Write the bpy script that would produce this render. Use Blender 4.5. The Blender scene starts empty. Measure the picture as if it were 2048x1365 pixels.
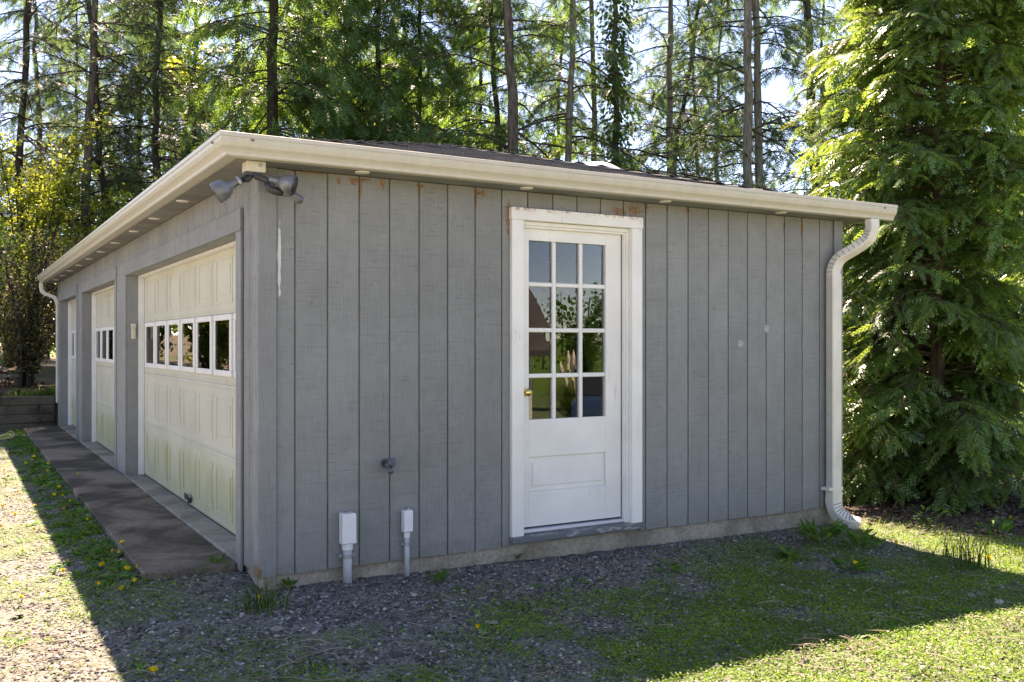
import bpy, bmesh, math, random
import numpy as np
from mathutils import Vector, Matrix

R = math.radians
scene = bpy.context.scene
col = scene.collection

# ------------------------------------------------------------------ camera, sky, sun, exposure
CAM = (-1.558, -5.577, 1.45)
CC, CS, FPX = 0.86299, 0.50522, 1912.0
cam_d = bpy.data.cameras.new("camera")
cam = bpy.data.objects.new("camera", cam_d)
col.objects.link(cam)
cam.location = CAM
cam.rotation_euler = (R(90), 0, -math.atan2(CS, CC))
cam_d.sensor_width = 36.0
cam_d.lens = 36.0 * FPX / 2048.0
cam_d.shift_y = 0.0027
cam_d.clip_end = 2000.0
scene.camera = cam

SUN_TO = Vector((0.234, 0.742, 1.0)).normalized()
sun_el = math.asin(SUN_TO.z)
sun_az = math.atan2(SUN_TO.x, SUN_TO.y)
world = bpy.data.worlds.new("World")
scene.world = world
world.use_nodes = True
wt = world.node_tree
sky = wt.nodes.new("ShaderNodeTexSky")
sky.sky_type = 'NISHITA'
sky.sun_disc = False
sky.sun_elevation = sun_el
sky.sun_rotation = sun_az
sky.air_density = 1.0
sky.altitude = 4000
sky.dust_density = 0.0
sky.ozone_density = 3.0
wt.links.new(sky.outputs[0], wt.nodes["Background"].inputs[0])
wt.nodes["Background"].inputs[1].default_value = 0.11
sl = bpy.data.lights.new("sun", 'SUN')
sl.energy = 5.0
sl.angle = R(0.5)
sl.color = (1.0, 0.98, 0.97)
sun = bpy.data.objects.new("sun", sl)
sun.rotation_euler = (-SUN_TO).to_track_quat('-Z', 'Y').to_euler()
sun.location = (5, 20, 30)
col.objects.link(sun)
scene.view_settings.view_transform = 'Standard'
scene.view_settings.look = 'None'
scene.view_settings.exposure = 2.2
scene.view_settings.use_white_balance = True
scene.view_settings.white_balance_temperature = 9100
scene.view_settings.white_balance_tint = 25
scene.view_settings.gamma = 1.0
scene.view_settings.use_curve_mapping = False
scene.render.engine = 'CYCLES'
scene.cycles.max_bounces = 8
scene.cycles.transparent_max_bounces = 12
scene.cycles.sample_clamp_indirect = 6.0
scene.cycles.caustics_reflective = False
scene.cycles.caustics_refractive = False
scene.cycles.use_denoising = True

# ------------------------------------------------------------------ helpers
def camxy(px, depth):
    """plan position of a point seen in column px (2048-wide photo) at a given depth"""
    X = (px - 1024.0) / FPX * depth
    return (CAM[0] + CC * X + CS * depth, CAM[1] - CS * X + CC * depth)

def tag(o, label=None, cat=None, group=None, kind=None):
    if label: o["label"] = label
    if cat: o["category"] = cat
    if group: o["group"] = group
    if kind: o["kind"] = kind
    return o

def empty(name, loc=(0, 0, 0), rz=0.0, label=None, cat=None, group=None):
    o = bpy.data.objects.new(name, None)
    o.empty_display_size = 0.2
    o.location = loc
    o.rotation_euler = (0, 0, rz)
    col.objects.link(o)
    return tag(o, label, cat, group)

def link(name, me, mat=None, parent=None, loc=(0, 0, 0), rot=(0, 0, 0), scale=(1, 1, 1)):
    if mat is not None and len(me.materials) == 0:
        for m in (mat if isinstance(mat, (list, tuple)) else [mat]):
            me.materials.append(m)
    o = bpy.data.objects.new(name, me)
    o.location = loc
    o.rotation_euler = rot
    o.scale = scale
    col.objects.link(o)
    if parent is not None:
        o.parent = parent
    return o

def copy_tree(o, parent=None):
    c = o.copy()
    col.objects.link(c)
    if parent is not None:
        c.parent = parent
    for ch in list(o.children):
        copy_tree(ch, c)
    return c

class MB:
    """collects simple solids in one bmesh"""
    def __init__(s):
        s.bm = bmesh.new()
    def box(s, x0, x1, y0, y1, z0, z1):
        v = [s.bm.verts.new(p) for p in ((x0,y0,z0),(x1,y0,z0),(x1,y1,z0),(x0,y1,z0),(x0,y0,z1),(x1,y0,z1),(x1,y1,z1),(x0,y1,z1))]
        for f in ((0,3,2,1),(4,5,6,7),(0,1,5,4),(1,2,6,5),(2,3,7,6),(3,0,4,7)):
            s.bm.faces.new([v[i] for i in f])
        return s
    def prism(s, prof, a, b):
        """closed profile swept from map a to map b; a and b turn (u, v) into xyz"""
        A = [s.bm.verts.new(a(u, v)) for u, v in prof]
        B = [s.bm.verts.new(b(u, v)) for u, v in prof]
        n = len(prof)
        for i in range(n):
            s.bm.faces.new([A[i], A[(i+1) % n], B[(i+1) % n], B[i]])
        s.bm.faces.new(A[::-1]); s.bm.faces.new(B)
        return s
    def tube(s, pts, rads, k=10, cap=True):
        pts = [Vector(p) for p in pts]
        if not isinstance(rads, (list, tuple)): rads = [rads] * len(pts)
        rings = []
        up = None
        for i, p in enumerate(pts):
            t = (pts[min(i+1, len(pts)-1)] - pts[max(i-1, 0)]).normalized()
            if up is None:
                up = Vector((0, 0, 1)) if abs(t.z) < 0.9 else Vector((1, 0, 0))
            a = t.cross(up).normalized()
            up = a.cross(t).normalized()
            rings.append([s.bm.verts.new(p + (a * math.cos(2*math.pi*j/k) + up * math.sin(2*math.pi*j/k)) * rads[i]) for j in range(k)])
        for q in range(len(rings)-1):
            for j in range(k):
                s.bm.faces.new([rings[q][j], rings[q][(j+1) % k], rings[q+1][(j+1) % k], rings[q+1][j]])
        if cap:
            s.bm.faces.new(rings[0][::-1]); s.bm.faces.new(rings[-1])
        return s
    def sweep(s, pts, prof, side):
        """closed profile (a, b) swept along pts; a runs along the fixed vector side, b along side x tangent"""
        pts = [Vector(p) for p in pts]; rings = []
        for i, p in enumerate(pts):
            t = (pts[min(i+1, len(pts)-1)] - pts[max(i-1, 0)]).normalized()
            sd = (Vector(side) - t * t.dot(Vector(side))).normalized()
            nb = sd.cross(t).normalized()
            rings.append([s.bm.verts.new(p + sd * a + nb * b) for a, b in prof])
        n = len(prof)
        for q in range(len(rings)-1):
            for j in range(n):
                s.bm.faces.new([rings[q][j], rings[q][(j+1) % n], rings[q+1][(j+1) % n], rings[q+1][j]])
        s.bm.faces.new(rings[0][::-1]); s.bm.faces.new(rings[-1])
        return s
    def mesh(s, name, bevel=0.0, smooth=False, seg=1):
        bmesh.ops.recalc_face_normals(s.bm, faces=s.bm.faces)
        if bevel > 0:
            bmesh.ops.bevel(s.bm, geom=s.bm.edges[:], offset=bevel, segments=seg, affect='EDGES', profile=0.5, clamp_overlap=True)
        me = bpy.data.meshes.new(name)
        s.bm.to_mesh(me); s.bm.free()
        if smooth:
            me.polygons.foreach_set("use_smooth", [True] * len(me.polygons))
        return me
    def build(s, name, mat, parent=None, bevel=0.0, smooth=False, seg=1, **kw):
        return link(name, s.mesh(name, bevel, smooth, seg), mat, parent, **kw)

def npmesh(name, V, F, mat=None, smooth=False):
    """V (n,3); F (m,k) with a constant k"""
    V = np.ascontiguousarray(V, dtype=np.float32); F = np.ascontiguousarray(F, dtype=np.int32)
    me = bpy.data.meshes.new(name)
    me.vertices.add(len(V)); me.vertices.foreach_set("co", V.ravel())
    m, k = F.shape
    me.loops.add(m * k); me.loops.foreach_set("vertex_index", F.ravel())
    me.polygons.add(m); me.polygons.foreach_set("loop_start", np.arange(m, dtype=np.int32) * k)
    if smooth:
        me.polygons.foreach_set("use_smooth", np.ones(m, dtype=bool))
    me.update(calc_edges=True)
    if mat: me.materials.append(mat)
    return me

def nrm(a):
    return a / np.maximum(np.linalg.norm(a, axis=-1, keepdims=True), 1e-9)

def frames(fwd, up):
    f = nrm(fwd); s_ = nrm(np.cross(up, f)); u = np.cross(f, s_)
    return f, s_, u

def stamp(T, F, P, fwd, up, S):
    """copies of a template (verts T, faces F) at P with x along fwd, z near up, scale S"""
    f, s_, u = frames(fwd, up)
    S = np.asarray(S).reshape(-1, 1, 1)
    V = P[:, None, :] + S * (T[None, :, 0:1] * f[:, None, :] + T[None, :, 1:2] * s_[:, None, :] + T[None, :, 2:3] * u[:, None, :])
    n, m = len(P), len(T)
    FF = (F[None, :, :] + (np.arange(n) * m)[:, None, None]).reshape(-1, F.shape[1])
    return V.reshape(-1, 3), FF

def tubes(P, rad, k=4):
    """P (N,M,3) polylines, rad (N,M): open tubes"""
    N, M, _ = P.shape
    T = np.empty_like(P); T[:, 1:-1] = P[:, 2:] - P[:, :-2]; T[:, 0] = P[:, 1] - P[:, 0]; T[:, -1] = P[:, -1] - P[:, -2]
    T = nrm(T)
    ref = np.where(np.abs(T[..., 2:3]) < 0.9, np.array([0, 0, 1.0]), np.array([1.0, 0, 0]))
    A = nrm(np.cross(T, ref)); B = np.cross(A, T)
    an = np.arange(k) * 2 * np.pi / k
    V = P[:, :, None, :] + rad[:, :, None, None] * (np.cos(an)[None, None, :, None] * A[:, :, None, :] + np.sin(an)[None, None, :, None] * B[:, :, None, :])
    idx = np.arange(N * M * k).reshape(N, M, k)
    a = idx[:, :-1, :]; b = np.roll(a, -1, 2); c = idx[:, 1:, :]; d = np.roll(c, -1, 2)
    F = np.stack([a, b, d, c], -1).reshape(-1, 4)
    return V.reshape(-1, 3), F

def joinvf(parts):
    Vs, Fs, o = [], [], 0
    for V, F in parts:
        Vs.append(V); Fs.append(F + o); o += len(V)
    return np.concatenate(Vs), np.concatenate(Fs)

_rg = np.random.default_rng(7)
_LAT = _rg.random((256, 256))
def vnoise(x, y, s=1.0, o=0):
    x = np.asarray(x) * s + 37.3 + o * 17.7; y = np.asarray(y) * s + 91.7 + o * 5.1
    xi = np.floor(x).astype(int); yi = np.floor(y).astype(int); fx = x - xi; fy = y - yi
    fx = fx * fx * (3 - 2 * fx); fy = fy * fy * (3 - 2 * fy)
    g = lambda i, j: _LAT[i % 256, j % 256]
    return (g(xi, yi) * (1-fx) + g(xi+1, yi) * fx) * (1-fy) + (g(xi, yi+1) * (1-fx) + g(xi+1, yi+1) * fx) * fy
def fbm(x, y, s=1.0, o=0):
    return 0.55 * vnoise(x, y, s, o) + 0.3 * vnoise(x, y, s * 2.3, o + 1) + 0.15 * vnoise(x, y, s * 5.1, o + 2)
def ss(a, b, x):
    t = np.clip((np.asarray(x, dtype=float) - a) / (b - a), 0, 1)
    return t * t * (3 - 2 * t)

# ------------------------------------------------------------------ materials
class NT:
    def __init__(s, name):
        s.m = bpy.data.materials.new(name); s.m.use_nodes = True
        s.t = s.m.node_tree; s.n = s.t.nodes; s.b = s.n["Principled BSDF"]; s.out = s.n["Material Output"]
    def new(s, t, **kw):
        n = s.n.new(t)
        for k, v in kw.items(): setattr(n, k, v)
        return n
    def lk(s, a, b): s.t.links.new(a, b)
    def val(s, sock, v):
        if hasattr(v, "is_linked") or hasattr(v, "links"): s.lk(v, sock)
        else: sock.default_value = v
    def math(s, op, a, b=0.0, clamp=False):
        n = s.new("ShaderNodeMath", operation=op, use_clamp=clamp)
        s.val(n.inputs[0], a); s.val(n.inputs[1], b)
        return n.outputs[0]
    def vmath(s, op, a, b=(0, 0, 0)):
        n = s.new("ShaderNodeVectorMath", operation=op)
        s.val(n.inputs[0], a); s.val(n.inputs[1], b)
        return n.outputs["Value"] if op == 'LENGTH' else n.outputs[0]
    def pos(s): return s.new("ShaderNodeNewGeometry").outputs["Position"]
    def obj(s): return s.new("ShaderNodeTexCoord").outputs["Object"]
    def noise(s, vec, scale=5.0, stretch=None, detail=4.0, rough=0.55, dist=0.0):
        if stretch is not None: vec = s.vmath('MULTIPLY', vec, stretch)
        n = s.new("ShaderNodeTexNoise")
        s.lk(vec, n.inputs["Vector"]); n.inputs["Scale"].default_value = scale
        n.inputs["Detail"].default_value = detail; n.inputs["Roughness"].default_value = rough; n.inputs["Distortion"].default_value = dist
        return n.outputs["Fac"]
    def ramp(s, f, a, b, lo=0.0, hi=1.0):
        n = s.new("ShaderNodeMapRange", interpolation_type='SMOOTHSTEP')
        s.val(n.inputs[0], f); n.inputs[1].default_value = a; n.inputs[2].default_value = b
        n.inputs[3].default_value = lo; n.inputs[4].default_value = hi
        return n.outputs[0]
    def mix(s, f, a, b, mode='MIX'):
        n = s.new("ShaderNodeMix", data_type='RGBA', blend_type=mode)
        s.val(n.inputs[0], f)
        for sock, v in ((n.inputs[6], a), (n.inputs[7], b)):
            if isinstance(v, (tuple, list)): sock.default_value = (*v[:3], 1)
            else: s.lk(v, sock)
        return n.outputs[2]
    def gray(s, v):
        n = s.new("ShaderNodeCombineColor")
        for i in range(3): s.lk(v, n.inputs[i])
        return n.outputs[0]
    def bump(s, h, strength=0.3, dist=0.01):
        n = s.new("ShaderNodeBump"); n.inputs["Strength"].default_value = strength; n.inputs["Distance"].default_value = dist
        s.lk(h, n.inputs["Height"]); s.lk(n.outputs[0], s.b.inputs["Normal"])
    def fin(s, colr, rough=0.6, spec=0.4, metal=0.0):
        if isinstance(colr, (tuple, list)): s.b.inputs["Base Color"].default_value = (*colr[:3], 1)
        else: s.lk(colr, s.b.inputs["Base Color"])
        s.val(s.b.inputs["Roughness"], rough)
        s.b.inputs["Specular IOR Level"].default_value = spec
        s.b.inputs["Metallic"].default_value = metal
        return s.m

def simple(name, c, rough=0.5, spec=0.4, metal=0.0, var=0.15, scale=20.0, bump=0.0, space='obj'):
    k = NT(name); v = k.obj() if space == 'obj' else k.pos()
    n = k.noise(v, scale)
    f = k.ramp(n, 0.3, 0.7, 1 - var, 1 + var)
    cc = k.mix(1.0, (*c, 1), k.gray(f), 'MULTIPLY')
    if bump: k.bump(n, bump, 0.01)
    return k.fin(cc, rough, spec, metal)

STAINS = [(0.27, 2.484, 0.11, 0.012), (0.478, 2.444, 0.018, 0.017), (0.580, 2.455, 0.030, 0.026), (0.63, 2.468, 0.06, 0.010), (0.617, 2.41, 0.010, 0.06),
          (0.765, 2.458, 0.018, 0.030), (1.03, 2.458, 0.030, 0.016), (1.018, 2.42, 0.009, 0.03), (1.455, 2.452, 0.040, 0.018), (1.428, 2.41, 0.009, 0.05),
          (1.679, 2.30, 0.020, 0.10), (2.60, 2.41, 0.07, 0.025), (2.74, 2.425, 0.06, 0.035), (2.848, 2.455, 0.018, 0.045), (3.05, 2.455, 0.014, 0.020),
          (3.25, 2.455, 0.020, 0.026), (4.262, 2.40, 0.012, 0.07), (4.466, 2.395, 0.014, 0.075), (-0.016, 0.105, 0.016, 0.045)]

def siding(name, stains=False, tint=(0.242, 0.252, 0.246), grain=1.0, edgewear=False):
    k = NT(name); p = k.pos()
    rnd = k.new("ShaderNodeObjectInfo").outputs["Random"]
    off = k.new("ShaderNodeCombineXYZ"); k.lk(k.math('MULTIPLY', rnd, 7.0), off.inputs[2]); k.lk(k.math('MULTIPLY', rnd, 3.0), off.inputs[0])
    q = k.vmath('ADD', p, off.outputs[0])
    saw = k.noise(q, 1.0, (5, 5, 190), 3, 0.6)
    saw2 = k.noise(q, 1.0, (11, 11, 120), 3, 0.6)
    zone = k.noise(q, 2.0, (1, 1, 1.4), 3)
    grainv = k.noise(q, 1.0, (60, 60, 4.5), 5, 0.7, 1.2)
    cath = k.new("ShaderNodeTexWave", wave_type='BANDS', bands_direction='X')
    k.lk(k.vmath('MULTIPLY', q, (1, 1, 0.13)), cath.inputs["Vector"])
    cath.inputs["Scale"].default_value = 26; cath.inputs["Distortion"].default_value = 9; cath.inputs["Detail"].default_value = 2; cath.inputs["Detail Scale"].default_value = 1.2
    wv = k.ramp(cath.outputs["Fac"], 0.0, 0.40, 0.84, 1.0)
    sawm = k.math('MULTIPLY', k.ramp(saw, 0.28, 0.5, 0.90, 1.0), k.ramp(k.noise(q, 1.0, (3, 3, 85), 4, 0.65), 0.30, 0.48, 0.82, 1.0))
    saww = k.math('MULTIPLY', k.ramp(saw2, 0.33, 0.41, 0.42, 0.0), k.ramp(zone, 0.46, 0.62, 0.06, 1.0))
    g = k.math('MULTIPLY', k.ramp(grainv, 0.25, 0.75, 0.97, 1.03), k.ramp(k.noise(q, 7.0, (1, 1, 0.8), 6, 0.7), 0.3, 0.7, 0.92, 1.06))
    tone = k.math('ADD', k.math('MULTIPLY', rnd, 0.16), 0.92)
    big = k.ramp(k.noise(p, 0.9, None, 3), 0.3, 0.7, 0.93, 1.06)
    f = k.math('MULTIPLY', k.math('MULTIPLY', sawm, g), k.math('MULTIPLY', tone, big))
    f = k.math('MULTIPLY', f, k.math('SUBTRACT', 1.0, k.math('MULTIPLY', saww, grain)))
    f = k.math('MULTIPLY', f, wv)
    c = k.mix(1.0, tint, k.gray(f), 'MULTIPLY')
    # pale scuffs where the paint is worn
    sc = k.ramp(k.noise(p, 9.0, (1, 1, 0.35), 5, 0.7), 0.74, 0.80)
    c = k.mix(k.math('MULTIPLY', sc, 0.35), c, (0.5, 0.51, 0.52))
    zs = k.new("ShaderNodeSeparateXYZ"); k.lk(p, zs.inputs[0])
    spl = k.math('MULTIPLY', k.ramp(k.math('ADD', zs.outputs[2], k.math('MULTIPLY', k.noise(p, 6.0, None, 5, 0.7), 0.30)), 0.40, 0.20), k.ramp(k.noise(p, 30.0, None, 4), 0.35, 0.65, 0.2, 1.0))
    c = k.mix(k.math('MULTIPLY', spl, 0.45), c, (0.15, 0.125, 0.09))
    spk = k.ramp(k.noise(p, 46.0, None, 2), 0.775, 0.80)
    c = k.mix(k.math('MULTIPLY', spk, 0.6), c, (0.05, 0.05, 0.05))
    if stains:
        wob = k.math('MULTIPLY', k.math('SUBTRACT', k.noise(p, 42.0, (1, 1, 0.6), 6, 0.72), 0.5), 4.6)
        acc = None
        for (x, z, w, h) in STAINS:
            d = k.vmath('MULTIPLY', k.vmath('SUBTRACT', p, (x, 0, z)), (1/w, 0, 1/h))
            l = k.vmath('LENGTH', d)
            acc = l if acc is None else k.math('MINIMUM', acc, l)
        m = k.ramp(k.math('ADD', acc, wob), 1.25, 0.75)
        rust = k.mix(k.ramp(k.noise(p, 55.0, None, 5, 0.7), 0.4, 0.6), (0.33, 0.16, 0.05), (0.10, 0.05, 0.025))
        c = k.mix(k.math('MULTIPLY', m, 0.78), c, rust)
        # old white paint run near the corner board
        d = k.vmath('LENGTH', k.vmath('MULTIPLY', k.vmath('SUBTRACT', p, (0.112, 0, 1.95)), (1/0.011, 0, 1/0.24)))
        d = k.math('ADD', d, k.math('MULTIPLY', k.math('SUBTRACT', k.noise(p, 30.0, (1, 1, 0.5), 4), 0.5), 1.6))
        c = k.mix(k.math('MULTIPLY', k.ramp(d, 1.0, 0.8), 0.8), c, (0.72, 0.72, 0.70))
    h = k.math('ADD', k.math('MULTIPLY', saw, 0.8), k.math('MULTIPLY', grainv, 0.2))
    k.bump(h, 0.35, 0.004)
    return k.fin(c, 0.62, 0.35)

def whitepaint(name, c=(0.80, 0.79, 0.75), stain=None, cracks=0.6):
    k = NT(name); p = k.pos()
    n = k.noise(p, 3.0, None, 4); f = k.ramp(n, 0.3, 0.7, 0.94, 1.04)
    cc = k.mix(1.0, c, k.gray(f), 'MULTIPLY')
    ck = k.noise(p, 1.0, (60, 60, 6), 5, 0.7, 1.0)
    zone = k.ramp(k.noise(p, 2.6, None, 3), 0.50, 0.66)
    crm = k.math('MULTIPLY', k.math('MULTIPLY', k.ramp(ck, 0.40, 0.33), zone), cracks)
    cc = k.mix(crm, cc, (0.30, 0.29, 0.28))
    sp = k.ramp(k.noise(p, 70.0, None, 3), 0.76, 0.80)
    cc = k.mix(k.math('MULTIPLY', sp, 0.35), cc, (0.3, 0.28, 0.25))
    if stain:
        z = k.new("ShaderNodeSeparateXYZ"); k.lk(p, z.inputs[0])
        band = k.math('MULTIPLY', k.ramp(z.outputs[2], stain[0], stain[1]), k.ramp(k.noise(p, 22.0, None, 5, 0.7), 0.47, 0.62))
        cc = k.mix(k.math('MULTIPLY', band, 0.85), cc, (0.42, 0.24, 0.11))
        sp2 = k.math('MULTIPLY', k.ramp(z.outputs[2], stain[0] + 0.012, stain[1]), k.ramp(k.noise(p, 60.0, None, 3), 0.60, 0.66))
        cc = k.mix(sp2, cc, (0.07, 0.04, 0.025))
    k.bump(ck, 0.12, 0.003)
    return k.fin(cc, 0.42, 0.45)

def gdoor():
    k = NT("garage door enamel"); p = k.pos()
    z = k.new("ShaderNodeSeparateXYZ"); k.lk(p, z.inputs[0])
    n = k.noise(p, 2.0, None, 4); f = k.ramp(n, 0.3, 0.7, 0.93, 1.04)
    cc = k.mix(1.0, (0.60, 0.59, 0.49), k.gray(f), 'MULTIPLY')
    streak = k.noise(p, 1.0, (4, 4, 0.8), 5, 0.6)
    edge = k.math('ADD', z.outputs[2], k.math('MULTIPLY', k.math('SUBTRACT', streak, 0.5), 0.35))
    alg = k.math('MULTIPLY', k.ramp(edge, 0.66, 0.40), k.ramp(k.noise(p, 1.0, (9, 9, 1.6), 5, 0.65), 0.28, 0.72, 0.35, 1.0))
    cc = k.mix(k.math('MULTIPLY', alg, 0.75), cc, (0.35, 0.37, 0.14))
    dirt = k.ramp(k.noise(p, 1.0, (14, 14, 1.2), 5, 0.65), 0.5, 0.72)
    cc = k.mix(k.math('MULTIPLY', dirt, 0.16), cc, (0.36, 0.35, 0.24))
    top = k.math('MULTIPLY', k.ramp(z.outputs[2], 2.12, 2.2), k.ramp(k.noise(p, 18.0, (1, 1, 0.5), 5), 0.52, 0.62))
    cc = k.mix(k.math('MULTIPLY', top, 0.6), cc, (0.30, 0.22, 0.12))
    return k.fin(cc, 0.38, 0.45)

def concrete(name, c, dark=(0.05, 0.042, 0.036), amt=0.8, sc=1.2, lo=0.42, hi=0.62):
    k = NT(name); p = k.pos()
    n = k.noise(p, sc, None, 6, 0.62, 0.4); fine = k.noise(p, 60.0, None, 4)
    cc = k.mix(k.math('MULTIPLY', k.ramp(n, lo, hi), amt), c, dark)
    cc = k.mix(1.0, cc, k.gray(k.ramp(fine, 0.25, 0.75, 0.75, 1.2)), 'MULTIPLY')
    pits = k.ramp(k.noise(p, 130.0, None, 2), 0.68, 0.74)
    cc = k.mix(k.math('MULTIPLY', pits, 0.5), cc, (0.38, 0.36, 0.32))
    k.bump(k.math('ADD', n, k.math('MULTIPLY', fine, 0.4)), 0.35, 0.01)
    return k.fin(cc, 0.85, 0.25)

def leafmat(name, c, t, rough=0.5, spec=0.3, trans=0.4, var=0.45, clump=0.6):
    k = NT(name)
    g = k.new("ShaderNodeNewGeometry"); r = g.outputs["Random Per Island"]
    cl = k.noise(k.obj(), clump, None, 3)
    f = k.math('MULTIPLY', k.math('ADD', k.math('MULTIPLY', r, 2 * var), 1 - var), k.ramp(cl, 0.3, 0.7, 0.75, 1.3))
    cc = k.mix(1.0, c, k.gray(f), 'MULTIPLY')
    tt = k.mix(1.0, t, k.gray(f), 'MULTIPLY')
    if name.startswith("glossy"):
        dead = k.ramp(r, 0.955, 0.96)
        cc = k.mix(dead, cc, (0.20, 0.13, 0.06)); tt = k.mix(dead, tt, (0.20, 0.12, 0.05))
    k.fin(cc, rough, spec)
    tr = k.new("ShaderNodeBsdfTranslucent"); k.lk(tt, tr.inputs[0])
    mx = k.new("ShaderNodeMixShader"); mx.inputs[0].default_value = trans
    k.lk(k.b.outputs[0], mx.inputs[1]); k.lk(tr.outputs[0], mx.inputs[2]); k.lk(mx.outputs[0], k.out.inputs[0])
    return k.m

def barkmat(name, c, d):
    k = NT(name); o = k.obj()
    n = k.noise(o, 1.0, (16, 16, 3), 5, 0.65, 0.5)
    cc = k.mix(k.ramp(n, 0.35, 0.62), d, c)
    lich = k.ramp(k.noise(o, 3.0, None, 4), 0.6, 0.72)
    cc = k.mix(k.math('MULTIPLY', lich, 0.35), cc, (0.20, 0.21, 0.15))
    k.bump(n, 0.8, 0.03)
    return k.fin(cc, 0.9, 0.15)

def glassmat(name, ior, tint=(0.86, 0.9, 0.88)):
    k = NT(name)
    fr = k.new("ShaderNodeFresnel"); fr.inputs[0].default_value = ior
    tr = k.new("ShaderNodeBsdfTransparent"); tr.inputs[0].default_value = (*tint, 1)
    gl = k.new("ShaderNodeBsdfGlossy"); gl.inputs["Roughness"].default_value = 0.0
    bn = k.new("ShaderNodeBump"); bn.inputs["Strength"].default_value = 0.012; bn.inputs["Distance"].default_value = 0.01
    k.lk(k.noise(k.pos(), 4.0, None, 1), bn.inputs["Height"]); k.lk(bn.outputs[0], gl.inputs["Normal"])
    mx = k.new("ShaderNodeMixShader"); k.lk(fr.outputs[0], mx.inputs[0]); k.lk(tr.outputs[0], mx.inputs[1]); k.lk(gl.outputs[0], mx.inputs[2])
    k.lk(mx.outputs[0], k.out.inputs[0])
    return k.m

M = {}
M['siding'] = siding("grey stained siding", True)
M['siding_side'] = siding("grey stained side boards", False)
M['trim'] = siding("grey painted trim", False, (0.252, 0.262, 0.258), 0.3)
M['corner'] = siding("grey painted corner trim", True, (0.252, 0.262, 0.258), 0.3)
M['soffit'] = simple("grey soffit plywood", (0.21, 0.215, 0.205), 0.7, 0.3, 0, 0.2, 3.0, 0.1, 'pos')
M['white'] = whitepaint("aged white paint")
M['casing'] = whitepaint("white casing paint", (0.80, 0.79, 0.76), (2.335, 2.37))
M['gdoor'] = gdoor()
M['gwhite'] = simple("white window surround", (0.78, 0.78, 0.76), 0.4, 0.45, 0, 0.05, 6, 0, 'pos')
def guttermat():
    k = NT("cream aluminium gutter"); p = k.pos()
    n = k.noise(p, 1.0, (14, 14, 2.0), 5, 0.6); f = k.ramp(n, 0.3, 0.7, 0.94, 1.03)
    cc = k.mix(1.0, (0.52, 0.49, 0.405), k.gray(f), 'MULTIPLY')
    d = k.ramp(k.noise(p, 4.0, (1, 1, 3), 5, 0.7), 0.56, 0.72)
    cc = k.mix(k.math('MULTIPLY', d, 0.30), cc, (0.42, 0.38, 0.20))
    sp = k.ramp(k.noise(p, 60.0, None, 3), 0.75, 0.8)
    cc = k.mix(k.math('MULTIPLY', sp, 0.3), cc, (0.2, 0.17, 0.1))
    return k.fin(cc, 0.32, 0.5)
M['gutter'] = guttermat()
M['fascia'] = simple("pale fascia paint", (0.50, 0.47, 0.36), 0.5, 0.4, 0, 0.12, 4.0, 0, 'pos')
M['vent'] = simple("white vent disc", (0.75, 0.74, 0.68), 0.5, 0.4, 0, 0.1, 8.0)
M['spout'] = simple("cream downspout enamel", (0.70, 0.66, 0.58), 0.33, 0.5, 0, 0.08, 6.0, 0, 'pos')
M['crease'] = simple("painted groove shade", (0.22, 0.20, 0.16), 0.6, 0.3)  # dark tone stands in for shade in the crimp and flute grooves
M['found'] = concrete("weathered foundation concrete", (0.36, 0.32, 0.25), (0.20, 0.17, 0.12), 0.7, 3.0)
M['apron'] = concrete("dark mossy concrete", (0.25, 0.20, 0.15), (0.040, 0.031, 0.022), 0.9, 1.1, 0.36, 0.6)
M['thresh'] = concrete("pale concrete threshold", (0.34, 0.31, 0.26), (0.16, 0.14, 0.11), 0.7, 2.2)
def shinglemat():
    k = NT("asphalt shingle"); p = k.pos()
    r = k.new("ShaderNodeObjectInfo").outputs["Random"]
    ri = k.new("ShaderNodeNewGeometry").outputs["Random Per Island"]
    g = k.noise(p, 140.0, None, 3); f = k.math('MULTIPLY', k.ramp(g, 0.3, 0.7, 0.6, 1.4), k.math('ADD', 0.7, k.math('MULTIPLY', k.math('ADD', r, ri), 0.3)))
    cc = k.mix(1.0, (0.128, 0.122, 0.118), k.gray(f), 'MULTIPLY')
    k.bump(g, 0.4, 0.004)
    return k.fin(cc, 0.85, 0.25)
M['shingle'] = shinglemat()
M['sillwood'] = None
def sillmat():
    k = NT("worn grey sill paint"); p = k.pos()
    w = k.ramp(k.noise(p, 7.0, (1, 3, 3), 6, 0.7), 0.52, 0.60)
    cc = k.mix(w, (0.13, 0.145, 0.155), (0.34, 0.33, 0.31))
    k.bump(w, 0.3, 0.004)
    return k.fin(cc, 0.7, 0.3)
M['sillwood'] = sillmat()
M['brass'] = simple("polished brass", (0.75, 0.52, 0.16), 0.18, 0.5, 1.0, 0.05, 10)
M['alu'] = simple("bright aluminium strip", (0.66, 0.69, 0.74), 0.35, 0.5, 0.3, 0.05, 10)
M['steel'] = simple("galvanised steel", (0.36, 0.38, 0.40), 0.45, 0.5, 0.6, 0.15, 30)
M['dark_metal'] = simple("tarnished dark metal", (0.05, 0.05, 0.055), 0.5, 0.4, 0.2, 0.3, 30)
M['lamp_grey'] = simple("weathered grey lamp metal", (0.16, 0.175, 0.19), 0.42, 0.5, 0.35, 0.3, 14)
M['cream'] = simple("cream plastic", (0.62, 0.58, 0.45), 0.45, 0.4, 0, 0.08, 12)
M['pvc'] = simple("grey conduit plastic", (0.43, 0.45, 0.46), 0.5, 0.4, 0, 0.06, 12)
M['pvcwhite'] = simple("white utility box plastic", (0.72, 0.73, 0.74), 0.42, 0.4, 0, 0.05, 12)
M['faucet'] = simple("painted faucet metal", (0.10, 0.115, 0.13), 0.4, 0.5, 0.3, 0.3, 40)
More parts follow.
